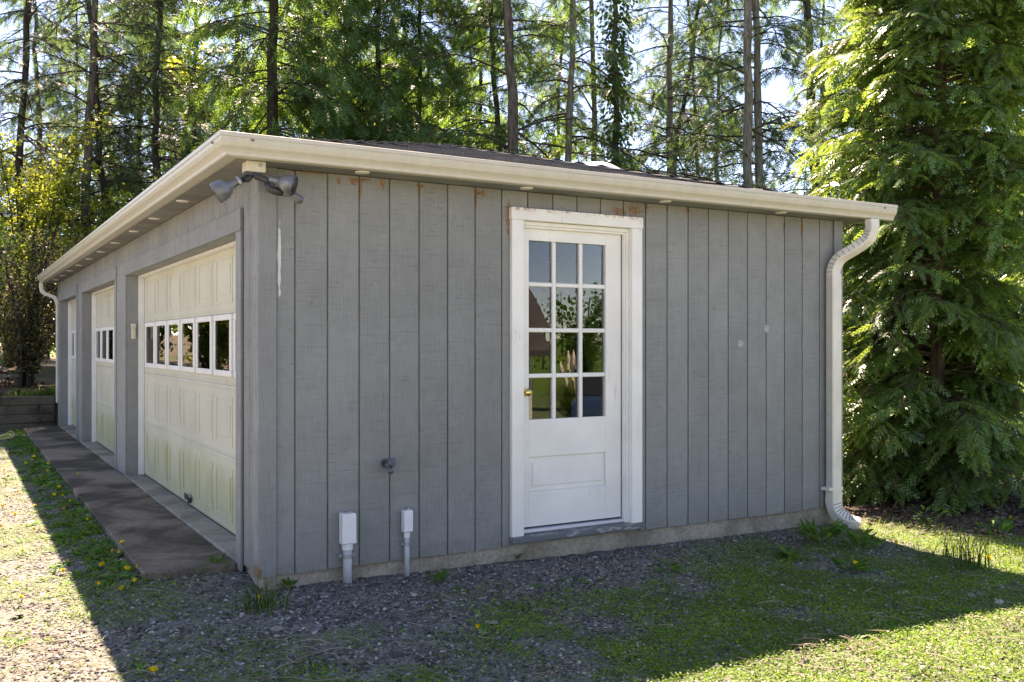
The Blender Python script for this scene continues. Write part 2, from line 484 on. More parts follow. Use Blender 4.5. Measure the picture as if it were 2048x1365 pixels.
M['putty'] = simple("filler patch", (0.33, 0.35, 0.36), 0.6, 0.3, 0, 0.15, 40)
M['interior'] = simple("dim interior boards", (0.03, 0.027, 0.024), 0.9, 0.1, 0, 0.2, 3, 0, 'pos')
M['glass'] = glassmat("window glass", 1.55)
M['gglass'] = glassmat("garage window glass", 2.3)
M['timber'] = concrete("dark landscape timber", (0.115, 0.10, 0.075), (0.035, 0.03, 0.022), 0.8, 2.5)
M['bark'] = barkmat("grey brown bark", (0.125, 0.105, 0.085), (0.045, 0.038, 0.032))
M['bark_pale'] = barkmat("pale grey bark", (0.22, 0.20, 0.165), (0.10, 0.088, 0.072))
M['bark_dark'] = barkmat("dark furrowed bark", (0.060, 0.052, 0.042), (0.022, 0.019, 0.016))
M['bark_red'] = barkmat("reddish cedar bark", (0.13, 0.095, 0.07), (0.05, 0.038, 0.030))
M['twig'] = simple("twig bark", (0.055, 0.046, 0.038), 0.9, 0.1, 0, 0.3, 5)
M['needle'] = leafmat("dark hemlock needles", (0.058, 0.120, 0.046), (0.26, 0.45, 0.07), 0.45, 0.35, 0.35)
M['needle_grey'] = leafmat("grey green needles", (0.062, 0.105, 0.056), (0.19, 0.32, 0.08), 0.5, 0.35, 0.35)
M['spring'] = leafmat("yellow green spring leaves", (0.105, 0.15, 0.024), (0.42, 0.48, 0.05), 0.45, 0.35, 0.55)
M['midleaf'] = leafmat("mid green leaves", (0.048, 0.105, 0.024), (0.22, 0.38, 0.045), 0.45, 0.35, 0.45)
M['purple'] = leafmat("dusky brown green leaves", (0.105, 0.105, 0.050), (0.36, 0.34, 0.10), 0.45, 0.4, 0.4)
M['cedar'] = leafmat("glossy cedar fronds", (0.078, 0.170, 0.046), (0.32, 0.47, 0.07), 0.33, 0.55, 0.40, 0.35, 1.2)
M['sheen'] = leafmat("glossy fine evergreen sprays", (0.055, 0.125, 0.042), (0.28, 0.42, 0.06), 0.30, 0.6, 0.35, 0.4, 1.2)
M['weed'] = leafmat("weed leaves", (0.06, 0.17, 0.020), (0.18, 0.40, 0.03), 0.5, 0.3, 0.35, 0.4, 3.0)
M['cover'] = leafmat("low ground cover leaves", (0.105, 0.21, 0.014), (0.30, 0.46, 0.018), 0.55, 0.25, 0.3, 0.45, 2.0)
M['grassblade'] = leafmat("grass blades", (0.085, 0.15, 0.03), (0.22, 0.32, 0.045), 0.5, 0.3, 0.35, 0.35, 2.0)
M['straw'] = leafmat("dry straw", (0.34, 0.26, 0.19), (0.25, 0.19, 0.12), 0.7, 0.2, 0.15, 0.35, 3.0)
M['petal'] = simple("dandelion yellow petals", (0.80, 0.56, 0.01), 0.6, 0.3, 0, 0.15, 60)
M['ivy'] = leafmat("ivy leaves", (0.04, 0.085, 0.022), (0.12, 0.22, 0.035), 0.35, 0.5, 0.35)
def chipmat(name, a, b, pale):
    k = NT(name)
    r = k.new("ShaderNodeNewGeometry").outputs["Random Per Island"]
    cc = k.mix(k.math('POWER', r, 2.2), a, b)
    cc = k.mix(k.ramp(r, 0.93, 0.97), cc, pale)
    n = k.noise(k.pos(), 90.0, None, 3)
    cc = k.mix(1.0, cc, k.gray(k.ramp(n, 0.3, 0.7, 0.75, 1.2)), 'MULTIPLY')
    return k.fin(cc, 0.75, 0.35)
M['chip'] = chipmat("slate gravel chips", (0.058, 0.051, 0.044), (0.43, 0.385, 0.34), (0.50, 0.46, 0.41))
M['mulch'] = chipmat("bark mulch bits", (0.045, 0.028, 0.020), (0.17, 0.115, 0.085), (0.30, 0.22, 0.17))
M['litter'] = chipmat("fallen brown leaves", (0.10, 0.062, 0.038), (0.30, 0.20, 0.14), (0.42, 0.32, 0.24))

# ------------------------------------------------------------------ ground
def gz(x, y):
    x = np.asarray(x, float); y = np.asarray(y, float)
    z = -0.0145 * np.clip(x, 0, 6) + 0.010 * (fbm(x, y, 1.3, 3) - 0.5) * 2 - 0.02
    z = z + 0.02 * ss(0.6, 0.1, np.abs(y)) * ss(-0.2, 0.3, x) * ss(5.2, 4.6, x)
    dap = np.hypot(np.clip(np.maximum(-0.57 - x, x - 0.02), 0, 9), np.clip(np.maximum(0.45 - y, y - 12.2), 0, 9))
    z = z + 0.052 * ss(0.30, 0.0, dap)
    hill = ss(12.36, 12.52, y) * ss(7.5, 4.6, x)
    z = z + hill * (0.56 + 0.045 * np.clip(y - 12.6, 0, 30) * ss(6, -4, x) + 0.12 * (fbm(x, y, 0.35, 9) - 0.5))
    z = z - 1.2 * ss(-9, -20, y) * ss(2, 8, x)
    return z

def axis(lo, hi, step, far):
    c = np.arange(lo, hi + step / 2, step)
    g = [step * 1.25 ** i for i in range(1, 60)]
    out = np.cumsum(g); out = out[out < far]
    return np.concatenate([lo - out[::-1], c, hi + out])
ax, ay = axis(-7, 9, 0.085, 600), axis(-6.5, 14.5, 0.085, 600)
GX, GY = np.meshgrid(ax, ay, indexing='ij')
GZ = gz(GX, GY)
near = (np.abs(GX) < 12) & (GY > -8) & (GY < 16)
GZ = GZ + near * 0.012 * (_rg.random(GX.shape) - 0.5)
nx, ny = GX.shape
gi = np.arange(nx * ny).reshape(nx, ny)
GF = np.stack([gi[:-1, :-1], gi[1:, :-1], gi[1:, 1:], gi[:-1, 1:]], -1).reshape(-1, 4)

def cover_mask(x, y):
    """how much green ground cover grows at a point (0..1)"""
    n = fbm(x, y, 1.6, 20); n2 = fbm(x, y, 5.0, 24)
    d = -y + 0.25 * (x - 1.0)
    base = ss(0.4, 1.7, d + 1.2 * (n - 0.5))
    right = ss(3.0, 5.0, x) * ss(-0.2, -1.2, y) * 0.7
    right = np.maximum(right, ss(4.5, 4.95, x) * ss(0.1, -0.25, y) * 0.9)
    left = ss(0.15, -0.3, x) * (0.18 + 0.45 * ss(0.46, 0.64, n))
    base = base * np.maximum(0.20 + 0.80 * ss(0.36, 0.54, fbm(x, y, 2.6, 29)), 0.85 * ss(2.1, 3.0, d))
    m = np.maximum(np.maximum(base, right), left) * ss(0.27, 0.52, n * 0.6 + n2 * 0.5 + 0.05 + 0.10 * ss(1.3, 2.3, d))
    return np.clip(m, 0, 1)
def mulch_mask(x, y):
    cx, cy = camxy(1880, 9.9)
    d = np.hypot((x - cx) / 1.9, (y - cy) / 2.6)
    return ss(1.15, 0.75, d + 0.5 * (fbm(x, y, 1.5, 31) - 0.5)) * ss(4.9, 5.05, x)
def lawn_mask(x, y):
    return np.maximum(ss(8.0, 9.2, x + 0.8 * (fbm(x, y, 0.8, 41) - 0.5)) * ss(-5, -3, y), ss(-38, -44, y))
def drive_mask(x, y):
    return np.clip(ss(-3.8, -6.5, y + 0.8 * (fbm(x, y, 0.7, 47) - 0.5)) * ss(19, 15, x) + ss(-3.0, -5.5, x) * ss(11, 8, y), 0, 1) * 0.9
def bank_mask(x, y):
    return ss(12.3, 12.45, y) * ss(8, 5, x)

def groundmat():
    k = NT("gravel and soil"); p = k.pos()
    at = lambda n: k.new("ShaderNodeAttribute", attribute_name=n).outputs["Fac"]
    v = k.new("ShaderNodeTexVoronoi", feature='F1'); k.lk(p, v.inputs["Vector"]); v.inputs["Scale"].default_value = 55
    cell = k.new("ShaderNodeSeparateColor"); k.lk(v.outputs["Color"], cell.inputs[0])
    grav = k.mix(cell.outputs[0], (0.06, 0.056, 0.052), (0.24, 0.225, 0.21))
    grav = k.mix(k.math('MULTIPLY', k.ramp(k.noise(p, 3.0, None, 5), 0.5, 0.7), 0.5), grav, (0.17, 0.13, 0.10))
    gr = k.mix(k.noise(p, 26.0, None, 4), (0.04, 0.085, 0.010), (0.12, 0.20, 0.025))
    c = k.mix(k.math('MULTIPLY', at("cover"), k.ramp(k.noise(p, 30.0, None, 4), 0.36, 0.54)), grav, gr)
    mu = k.mix(k.noise(p, 45.0, None, 4), (0.04, 0.026, 0.019), (0.13, 0.085, 0.06))
    pd = k.mix(k.noise(p, 12.0, None, 6), (0.26, 0.235, 0.21), (0.46, 0.425, 0.39))
    c = k.mix(at("drive"), c, pd)
    c = k.mix(at("mulch"), c, mu)
    la = k.mix(k.noise(p, 8.0, None, 6), (0.06, 0.12, 0.014), (0.13, 0.20, 0.03))
    c = k.mix(at("lawn"), c, la)
    lb = k.mix(k.noise(p, 14.0, None, 6), (0.07, 0.045, 0.03), (0.24, 0.17, 0.12))
    lb = k.mix(k.ramp(k.noise(p, 1.3, None, 4), 0.5, 0.62), lb, (0.07, 0.11, 0.022))
    c = k.mix(at("bank"), c, lb)
    k.bump(k.math('ADD', v.outputs["Distance"], k.noise(p, 60.0, None, 3)), 0.6, 0.012)
    return k.fin(c, 0.9, 0.2)
gme = npmesh("ground", np.stack([GX, GY, GZ], -1).reshape(-1, 3), GF, groundmat(), True)
for nm, fn in (("cover", cover_mask), ("mulch", mulch_mask), ("lawn", lawn_mask), ("bank", bank_mask), ("drive", drive_mask)):
    a = gme.attributes.new(nm, 'FLOAT', 'POINT')
    a.data.foreach_set("value", fn(GX, GY).astype(np.float32).ravel())
ground = tag(link("ground", gme), "grey gravel drive with patches of low green weeds", None, None, "structure")

# ------------------------------------------------------------------ concrete apron along the garage doors
apron = MB()
APX, A0, A1 = -0.57, 0.45, 12.20
for (a, b, dz) in ((A0, 3.85, 0.0), (3.862, 7.9, 0.006), (7.912, A1, -0.002)):
    apron.box(APX, -0.022, a, b, -0.12, 0.078 + dz)
tag(apron.build("apron_path", M['apron'], None, 0.008), "dark stained concrete apron strip in front of the garage doors", None, None, "structure")

# ------------------------------------------------------------------ the garage
L, D, WT = 4.92, 12.25, 2.487
ST = -0.018           # face of the trim, proud of the siding
G = empty("garage", (0, 0, 0), 0, "grey wood sided garage with a white glazed door and low shingled hip roof", "garage")
OPEN = [(0.50, 4.955), (5.72, 8.80), (9.50, 11.95)]     # garage door openings along y
HZ = 2.155                                            # opening head
DX0, DX1, DZ0, DZ1 = 1.785, 2.70, 0.15, 2.29           # entry door opening

f = MB()
f.box(0.025, L - 0.025, 0.025, 0.30, -0.35, 0.079)
f.box(L - 0.30, L - 0.025, 0.30, D - 0.02, -0.35, 0.079)
f.box(0.025, L - 0.30, D - 0.30, D - 0.02, -0.35, 0.079)
ys = [0.302] + [v for o in OPEN for v in o] + [D - 0.302]
for a, b in zip(ys[0::2], ys[1::2]):
    f.box(0.025, 0.22, a, b, -0.35, 0.079)
f.build("foundation", M['found'], G, 0.006)

# sheathing behind the boards (also the dim inside face of the walls)
w = MB()
w.box(0.016, DX0 - 0.06, 0.014, 0.055, 0.081, WT)
w.box(DX1 + 0.06, L - 0.016, 0.014, 0.055, 0.081, WT)
w.box(DX0 - 0.06, DX1 + 0.06, 0.014, 0.055, DZ1 + 0.05, WT)
w.box(DX0 - 0.06, DX1 + 0.06, 0.014, 0.055, 0.081, 0.11)
w.box(L - 0.055, L - 0.014, 0.057, D - 0.016, 0.081, WT)
w.box(0.016, L - 0.057, D - 0.055, D - 0.014, 0.081, WT)
for a, b in zip([0.057] + [o[1] for o in OPEN], [o[0] for o in OPEN] + [D - 0.057]):
    w.box(0.014, 0.055, a + 0.012, b - 0.012, 0.081, WT)
for a, b in OPEN:
    w.box(0.014, 0.055, a - 0.012, b + 0.012, HZ + 0.02, WT)
w.build("wall_sheathing", M['trim'], G)
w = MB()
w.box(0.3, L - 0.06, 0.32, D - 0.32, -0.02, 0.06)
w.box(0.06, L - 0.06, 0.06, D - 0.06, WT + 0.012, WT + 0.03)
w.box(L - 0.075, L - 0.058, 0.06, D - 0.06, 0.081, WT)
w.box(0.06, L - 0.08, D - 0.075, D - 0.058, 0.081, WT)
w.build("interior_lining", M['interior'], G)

# siding boards: each an object
GR = [0.092] + [0.206 + 0.2032 * i for i in range(23)] + [4.84]
for a, b in zip(GR[:-1], GR[1:]):
    g = 0.0045
    segs = [(0.079, WT)]
    if b > 1.70 and a < 2.79:
        segs = [(2.374, WT)]
        if a < 1.692: MB().box(a + g, 1.689, 0, 0.013, 0.079, 2.372).build("siding_board", M['siding'], G, 0.0025)
        if b > 2.797: MB().box(2.797, b - g, 0, 0.013, 0.079, 2.372).build("siding_board", M['siding'], G, 0.0025)
    for z0, z1 in segs:
        MB().box(a + g, b - g, 0, 0.013, z0 + 0.004 * ((hash(round(a*100)) % 7) / 7 - 0.5), z1 - 0.001).build("siding_board", M['siding'], G, 0.0025)
# garage-door side: short boards above the headers, full boards between
k0 = 0.20
y = 0.095
while y < D - 0.1:
    y1 = min(y + (0.144 if y < 0.38 else 0.2032), D - 0.095)
    zb = 0.079
    if y > 0.38: zb = 2.293
    MB().box(0, 0.013, y + 0.0045, y1 - 0.0045, zb, WT - 0.001).build("siding_board", M['siding_side'], G, 0.0025)
    y = y1
# right side and back boards, joined (out of the camera's sight)
bb = MB()
y = 0.1
while y < D - 0.1:
    bb.box(L - 0.013, L, y + 0.004, min(y + 0.2, D - 0.1) - 0.004, 0.079, WT - 0.001); y += 0.2032
x = 0.1
while x < L - 0.1:
    bb.box(x + 0.004, min(x + 0.2, L - 0.1) - 0.004, D - 0.013, D, 0.079, WT - 0.001); x += 0.2032
tag(bb.build("rear_boards", M['siding_side'], G), None, None, None, "stuff")

# corner boards
MB().box(ST, 0.092, ST, -0.0005, 0.075, WT).build("corner_board", M['corner'], G, 0.003)
MB().box(ST, -0.0005, 0.0, 0.095, 0.075, WT).build("corner_board", M['corner'], G, 0.003)
MB().box(L - 0.082, L - ST, ST, -0.0005, 0.06, WT).build("corner_board", M['corner'], G, 0.003)
MB().box(L + 0.0005, L - ST, 0.0, 0.095, 0.06, WT).build("corner_board", M['trim'], G, 0.003)
MB().box(ST, -0.0005, D - 0.10, D, 0.03, WT).build("corner_board", M['trim'], G, 0.003)

# trim round the garage doors: headers, posts, jambs
for i, (a, b) in enumerate(OPEN):
    MB().box(ST - 0.004, 0.0, a - 0.118, b + (0.12 if i == 0 else 0.10), HZ, HZ + 0.137).build("header_board", M['trim'], G, 0.003)
    MB().box(ST, 0.0, a - 0.115, a, 0.035, HZ - 0.001).build("door_trim", M['trim'], G, 0.003)
    MB().box(ST, 0.0, b, b + 0.115, 0.035, HZ - 0.001).build("door_trim", M['trim'], G, 0.003)
    MB().box(0.0005, 0.108, b, b + 0.02, 0.035, HZ).build("door_jamb", M['trim'], G, 0.002)
    MB().box(0.0005, 0.108, a - 0.02, a, 0.035, HZ).build("door_jamb", M['trim'], G, 0.002)
    MB().box(0.0005, 0.30, a, b, HZ + 0.0005, HZ + 0.02).build("door_jamb", M['trim'], G, 0.002)
    MB().box(0.109, 0.165, b - 0.012, b + 0.02, 0.09, HZ).build("door_stop", M['gwhite'], G, 0.002)
    MB().box(0.109, 0.165, a - 0.02, a + 0.012, 0.09, HZ).build("door_stop", M['gwhite'], G, 0.002)
    MB().box(0.109, 0.165, a + 0.012, b - 0.012, HZ - 0.022, HZ - 0.0005).build("door_stop", M['gwhite'], G, 0.002)
    MB().box(-0.020, 0.40, a - 0.02, b + 0.02, -0.1, 0.092).build("door_threshold", M['thresh'], G, 0.006)
for a, b in ((OPEN[0][1] + 0.116, OPEN[1][0] - 0.116), (OPEN[1][1] + 0.116, OPEN[2][0] - 0.116), (OPEN[2][1] + 0.116, D - 0.101), (0.20, OPEN[0][0] - 0.116)):
    if b - a > 0.25 or a > 0.3:
        MB().box(-0.008, -0.0004, a, b, 0.035, HZ + 0.134).build("post_board", M['trim'], G, 0.002)

# sectional garage doors
def garage_door(y0, y1, nwin, ywin0, pitch):
    o = empty("garage_door", (0, 0, 0)); o.parent = G
    XF = 0.166
    sec = [(0.100, 0.632), (0.634, 1.150), (1.152, 1.668), (1.670, HZ + 0.02)]
    for si, (z0, z1) in enumerate(sec):
        m = MB()
        if si != 2:
            m.box(XF, XF + 0.045, y0, y1, z0, z1)
        else:
            zs0, zs1 = 1.245, 1.635
            m.box(XF, XF + 0.045, y0, y1, z0, zs0); m.box(XF, XF + 0.045, y0, y1, zs1, z1)
            edges = [y0]
            for j in range(nwin):
                c = ywin0 + j * pitch; edges += [c - 0.225, c + 0.225]
            edges.append(y1)
            for a, b in zip(edges[0::2], edges[1::2]):
                if b - a > 0.005: m.box(XF, XF + 0.045, a, b, zs0, zs1)
        # horizontal ribs along the section joints
        for zz in (z0 + 0.018, z1 - 0.030):
            m.box(XF - 0.006, XF + 0.001, y0 + 0.002, y1 - 0.002, zz, zz + 0.012)
        m.build("door_section", M['gdoor'], o, 0.002)
        for j in range(nwin):
            c = ywin0 + j * pitch
            if si == 2:
                fr = MB()
                a, b, z_0, z_1 = c - 0.262, c + 0.262, 1.212, 1.665
                t = 0.044
                fr.box(XF - 0.020, XF - 0.0006, a, b, z_0, z_0 + t); fr.box(XF - 0.020, XF - 0.0006, a, b, z_1 - t, z_1)
                fr.box(XF - 0.020, XF - 0.0006, a, a + t, z_0 + t, z_1 - t); fr.box(XF - 0.020, XF - 0.0006, b - t, b, z_0 + t, z_1 - t)
                fr.build("window_frame", M['gwhite'], o, 0.004)
                MB().box(XF - 0.014, XF - 0.010, c - 0.2175, c + 0.2175, 1.2565, 1.6205).build("pane", M['gglass'], o)
            else:
                a, b = c - 0.245, c + 0.245
                lo, hi = z0 + 0.075, z1 - 0.085
                pn = MB()
                # an embossed panel: raised rim with a raised flat field inside
                for (q0, q1, r0, r1) in ((a, b, lo, lo + 0.022), (a, b, hi - 0.022, hi), (a, a + 0.022, lo + 0.022, hi - 0.022), (b - 0.022, b, lo + 0.022, hi - 0.022)):
                    pn.box(XF - 0.0045, XF - 0.0004, q0, q1, r0, r1)
                pn.box(XF - 0.0040, XF - 0.0004, a + 0.06, b - 0.06, lo + 0.06, hi - 0.06)
                pn.build("raised_panel", M['gdoor'], o, 0.0018)
    MB().box(XF - 0.004, XF + 0.04, y0, y1, 0.091, 0.099).build("bottom_seal", M['dark_metal'], o)
    return o
gd = garage_door(0.513, 4.943, 7, 4.535 - 6 * 0.597, 0.597)
h = MB(); h.box(0.120, 0.158, 2.62, 2.74, 0.150, 0.164); h.box(0.120, 0.132, 2.62, 2.74, 0.164, 0.20); h.box(0.14, 0.158, 2.65, 2.71, 0.120, 0.150)
h.build("lift_handle", M['dark_metal'], gd, 0.003)
garage_door(5.733, 8.788, 5, 6.08, 0.593)
garage_door(9.513, 11.938, 4, 9.83, 0.593)

# soffit, fascia, gutter
EX0, EX1, EY0, EY1 = -0.19, L + 0.23, -0.20, D + 0.25
s = MB()
s.box(EX0, EX1, EY0, -0.0, WT + 0.001, WT + 0.012)
s.box(EX0, 0.0, 0.0005, EY1, WT + 0.001, WT + 0.012)
s.box(L, EX1, 0.0005, EY1, WT + 0.001, WT + 0.012)
s.box(0.0005, L - 0.0005, D, EY1, WT + 0.001, WT + 0.012)
sof = s.build("soffit", M['soffit'], G)
def disc(x, y):
    m = MB(); m.tube([(0, 0, 0), (0, 0, -0.006)], [0.046, 0.042], 20)
    return m
vm = disc(0, 0).mesh("soffit_vent")
for x, y in [(0.58, -0.135), (1.74, -0.135), (2.92, -0.135), (4.09, -0.135)] + [(-0.115, v) for v in (1.62, 2.75, 3.78, 4.95, 6.05, 7.1, 8.2, 9.3, 10.4, 11.5)]:
    link("soffit_vent", vm, M['vent'], sof, (x, y, WT + 0.0005))
fa = MB()
T = 0.022
fa.box(EX0 - T, EX1 + T, EY0 - T, EY0, WT - 0.003, 2.585)
fa.box(EX0 - T, EX0, EY0, EY1, WT - 0.003, 2.585)
fa.box(EX1, EX1 + T, EY0, EY1, WT - 0.003, 2.585)
fa.box(EX0 - T, EX1 + T, EY1, EY1 + T, WT - 0.003, 2.585)
fa.build("fascia", M['fascia'], G)
# K-style gutter: profile (distance out from the fascia, height)
GP = [(0.0, 0.0), (0.050, 0.0), (0.056, 0.006), (0.058, 0.020), (0.066, 0.034), (0.082, 0.052), (0.090, 0.074), (0.092, 0.098), (0.098, 0.100), (0.098, 0.122), (0.088, 0.125), (0.086, 0.106), (0.080, 0.092), (0.074, 0.062), (0.05, 0.02), (0.0, 0.012)]
GZ0 = 2.482
fy, fx, fx1 = EY0 - T - 0.001, EX0 - T - 0.001, EX1 + T + 0.001
gm = MB()
gm.prism(GP, lambda u, v: (fx - u, fy - u, GZ0 + v), lambda u, v: (fx1 + 0.075, fy - u, GZ0 + v))
gm.prism([(u, v) for u, v in GP if True][:1] + GP[1:], lambda u, v: (fx1 + 0.0752, fy - u, GZ0 + v), lambda u, v: (fx1 + 0.0775, fy - u, GZ0 + v))
gm.build("front_gutter", M['gutter'], G)
gm = MB()
gm.prism(GP, lambda u, v: (fx - u, EY1 + 0.06, GZ0 + v), lambda u, v: (fx - u - 0.0004, fy - u, GZ0 + v))
gm.build("side_gutter", M['gutter'], G)
gm = MB()
gm.prism(GP, lambda u, v: (fx1 + u, 0.4, GZ0 + v), lambda u, v: (fx1 + u, EY1 + 0.06, GZ0 + v))
gm.build("far_gutter", M['gutter'], G)
# seam of the corner piece
ms = MB()
GPs = [(u + 0.0018, v - 0.0008) for u, v in GP[1:8]]
GPs = GPs + [(u - 0.004, v + 0.002) for u, v in GPs[::-1]]
ms.prism(GPs, lambda u, v: (fx + 0.060, fy - u, GZ0 + v), lambda u, v: (fx + 0.072, fy - u, GZ0 + v))
ms.build("gutter_seam", M['gutter'], G)
ms = MB()
ms.prism(GPs, lambda u, v: (fx - u, fy + 0.060, GZ0 + v), lambda u, v: (fx - u, fy + 0.072, GZ0 + v))
ms.build("gutter_seam", M['gutter'], G)

# roof: hip deck, single shingles on the face we see, the rest joined
PIT = 0.268
RE = 0.012
rx0, rx1, ry0, ry1 = EX0 - T - RE, EX1 + T + RE, EY0 - T - RE, EY1 + T + RE
RZ = 2.570
half = (rx1 - rx0) / 2
rxm = (rx0 + rx1) / 2
zr = RZ + half * PIT
ya, yb = ry0 + half, ry1 - half
rb = bmesh.new()
P_ = [rb.verts.new(p) for p in ((rx0, ry0, RZ), (rx1, ry0, RZ), (rx1, ry1, RZ), (rx0, ry1, RZ), (rxm, ya, zr), (rxm, yb, zr))]
for q in ((0, 1, 4), (1, 2, 5, 4), (2, 3, 5), (3, 0, 4, 5), (3, 2, 1, 0)):
    rb.faces.new([P_[i] for i in q])
rme = bpy.data.meshes.new("roof"); rb.to_mesh(rme); rb.free()
roof = link("roof", rme, M['shingle'], G)
rr = random.Random(5)
EXPO, TABW = 0.150, 0.30
slope_len = math.hypot(half, half * PIT)
cs_, sn_ = half / slope_len, half * PIT / slope_len
def shingle_verts(u0, u1, v0, v1, lift):
    """front face: u along x, v up the slope"""
    out = []
    for (u, v, n) in ((u0, v0, 0.004), (u1, v0, 0.004), (u1, v1, 0.001), (u0, v1, 0.001), (u0, v0, 0.013 + lift), (u1, v0, 0.013 + lift), (u1, v1, 0.006), (u0, v1, 0.006)):
        out.append((u, ry0 + v * cs_ - n * sn_, RZ + v * sn_ + n * cs_))
    return out
SF = [(0, 3, 2, 1), (4, 5, 6, 7), (0, 1, 5, 4), (1, 2, 6, 5), (2, 3, 7, 6), (3, 0, 4, 7)]
nc = int(slope_len / EXPO) + 1
cnt = 0
for c in range(nc):
    v0 = c * EXPO - 0.012; v1 = min(v0 + EXPO + 0.03, slope_len)
    inset = max(v0, 0) * cs_
    a, b = rx0 + inset, rx1 - inset
    if b - a < 0.1: break
    u = a - rr.random() * TABW
    while u < b:
        u0, u1 = max(u, a), min(u + TABW - 0.006, b)
        if u1 - u0 > 0.04:
            me = bpy.data.meshes.new("shingle"); me.from_pydata(shingle_verts(u0, u1, v0 + rr.uniform(-0.006, 0.006), v1, rr.uniform(0, 0.006)), [], SF)
            link("shingle", me, M['shingle'], roof); cnt += 1
        u += TABW
# other slopes: joined courses
st = MB()
for c in range(nc):
    v0 = c * EXPO; v1 = min(v0 + EXPO + 0.02, slope_len - 0.01)
    i0, i1 = v0 * cs_, v1 * cs_
    for side in (-1, 1):
        xe = rx0 if side < 0 else rx1
        for (lo, hi) in (((0.013), (0.006)),):
            P0 = [(xe - side * i0, RZ + v0 * sn_ + lo), (xe - side * i1, RZ + v1 * sn_ + hi), (xe - side * i1, RZ + v1 * sn_ + 0.001), (xe - side * i0, RZ + v0 * sn_ + 0.001)]
            yy = ry0 + i0
            while yy < ry1 - i0:
                yn = min(yy + 0.9, ry1 - i0)
                st.prism(P0, lambda u, v, q=yy + 0.002: (u, q, v), lambda u, v, q=yn - 0.003: (u, q, v))
                yy = yn
tag(st.build("shingle_courses", M['shingle'], roof), None, None, None, "stuff")
# hip caps
hipdir = Vector((half, half, half * PIT)); hl = hipdir.length; hd = hipdir / hl
capn = Vector((0, 0, 1))
for sx in (1, -1):
    org = Vector((rx0 if sx > 0 else rx1, ry0, RZ)); d = Vector((hd.x * sx, hd.y, hd.z))
    sd = d.cross(capn).normalized(); up = sd.cross(d).normalized()
    t = 0.0
    while t < hl - 0.05:
        cb = MB()
        e = 0.20
        A = org + d * t; B = org + d * (t + e + 0.05)
        lift = 0.026 + rr.uniform(0, 0.008)
        prof = [(-0.13, -0.024), (0, 0.0), (0.13, -0.024), (0.13, -0.034), (0, -0.012), (-0.13, -0.034)]
        cb.prism(prof, lambda u, v: A + sd * u + up * (v + lift), lambda u, v: B + sd * u + up * (v + lift - 0.012))
        cb.build("hip_shingle", M['shingle'], roof)
        t += e
# domed roof light on the far slope
sk = MB()
prof = [(0.0, 0.26), (0.03, 0.26), (0.06, 0.24), (0.10, 0.20), (0.13, 0.13), (0.145, 0.06), (0.15, 0.005)]
sk.tube([(0, 0, z) for z, r_ in prof], [r_ for z, r_ in prof], 24)
SKX, SKY = 3.85, 1.95
skz = RZ + (rx1 - SKX) * PIT
sko = sk.build("roof_vent_dome", simple("white vent dome", (0.66, 0.68, 0.72), 0.4, 0.4, 0, 0.05), roof, 0, True)
sko.location = (SKX, SKY, skz + 0.11); sko.rotation_euler = (0, math.atan(PIT), 0)

# downspouts
def rprof(a, b, r=0.012, flute=True):
    pts = []
    for (cx_, cy_, a0) in ((a - r, b - r, 0), (-a + r, b - r, 90), (-a + r, -b + r, 180), (a - r, -b + r, 270)):
        for q in (0, 45, 90):
            an = R(a0 + q); pts.append((cx_ + r * math.cos(an), cy_ + r * math.sin(an)))
    return pts
def smoothpath(pts, n=6):
    out = []
    P = [Vector(p) for p in pts]
    P = [P[0] * 2 - P[1]] + P + [P[-1] * 2 - P[-2]]
    for i in range(1, len(P) - 2):
        for j in range(n):
            t = j / n
            a, b, c, d = P[i-1], P[i], P[i+1], P[i+2]
            out.append(0.5 * ((2*b) + (c-a)*t + (2*a-5*b+4*c-d)*t*t + (3*b-c*1.0*3+d-a)*t*t*t))
    out.append(P[-2])
    return out
ds = empty("downspout", (0, 0, 0)); ds.parent = G
px_, py_ = 4.775, -0.062
top = smoothpath([(5.00, -0.262, 2.478), (5.00, -0.262, 2.40), (4.975, -0.235, 2.31), (4.90, -0.165, 2.235), (4.815, -0.09, 2.16), (px_, py_, 2.07), (px_, py_, 2.0)])
up_ = MB(); up_.sweep(top, rprof(0.050, 0.038), (1, 0, 0)); up_.build("upper_elbow", M['spout'], ds)
# crimp ribs on the elbow, coloured dark as groove shading
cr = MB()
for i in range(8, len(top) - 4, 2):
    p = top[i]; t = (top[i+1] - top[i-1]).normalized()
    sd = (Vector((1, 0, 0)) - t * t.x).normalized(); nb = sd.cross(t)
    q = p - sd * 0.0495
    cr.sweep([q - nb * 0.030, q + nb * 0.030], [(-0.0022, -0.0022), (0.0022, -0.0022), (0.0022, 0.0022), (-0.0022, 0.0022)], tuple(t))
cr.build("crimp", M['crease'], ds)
sh = MB()
pr = rprof(0.0535, 0.041)
# fluted long pipe
fl = [(a * (1 - 0.05 * (abs(b) < 0.02)), b) for a, b in pr]
sh.prism(fl, lambda u, v: (px_ + u, py_ + v, 0.19), lambda u, v: (px_ + u, py_ + v, 2.03))
for u in (-0.026, 0.0, 0.026):
    pass
sh.build("pipe", M['spout'], ds)
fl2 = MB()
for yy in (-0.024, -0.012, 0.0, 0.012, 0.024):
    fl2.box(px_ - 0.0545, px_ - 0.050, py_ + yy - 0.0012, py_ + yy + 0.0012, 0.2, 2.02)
fl2.build("flute", M['crease'], ds)  # thin dark strips paint the shade of the flutes
low = smoothpath([(px_, py_, 0.22), (px_, py_, 0.12), (px_ + 0.025, py_ - 0.02, 0.04), (px_ + 0.08, py_ - 0.07, -0.02), (px_ + 0.15, py_ - 0.13, -0.045)])
lo_ = MB(); lo_.sweep(low, rprof(0.057, 0.044), (1, 0, 0)); lo_.build("outlet_elbow", M['spout'], ds)
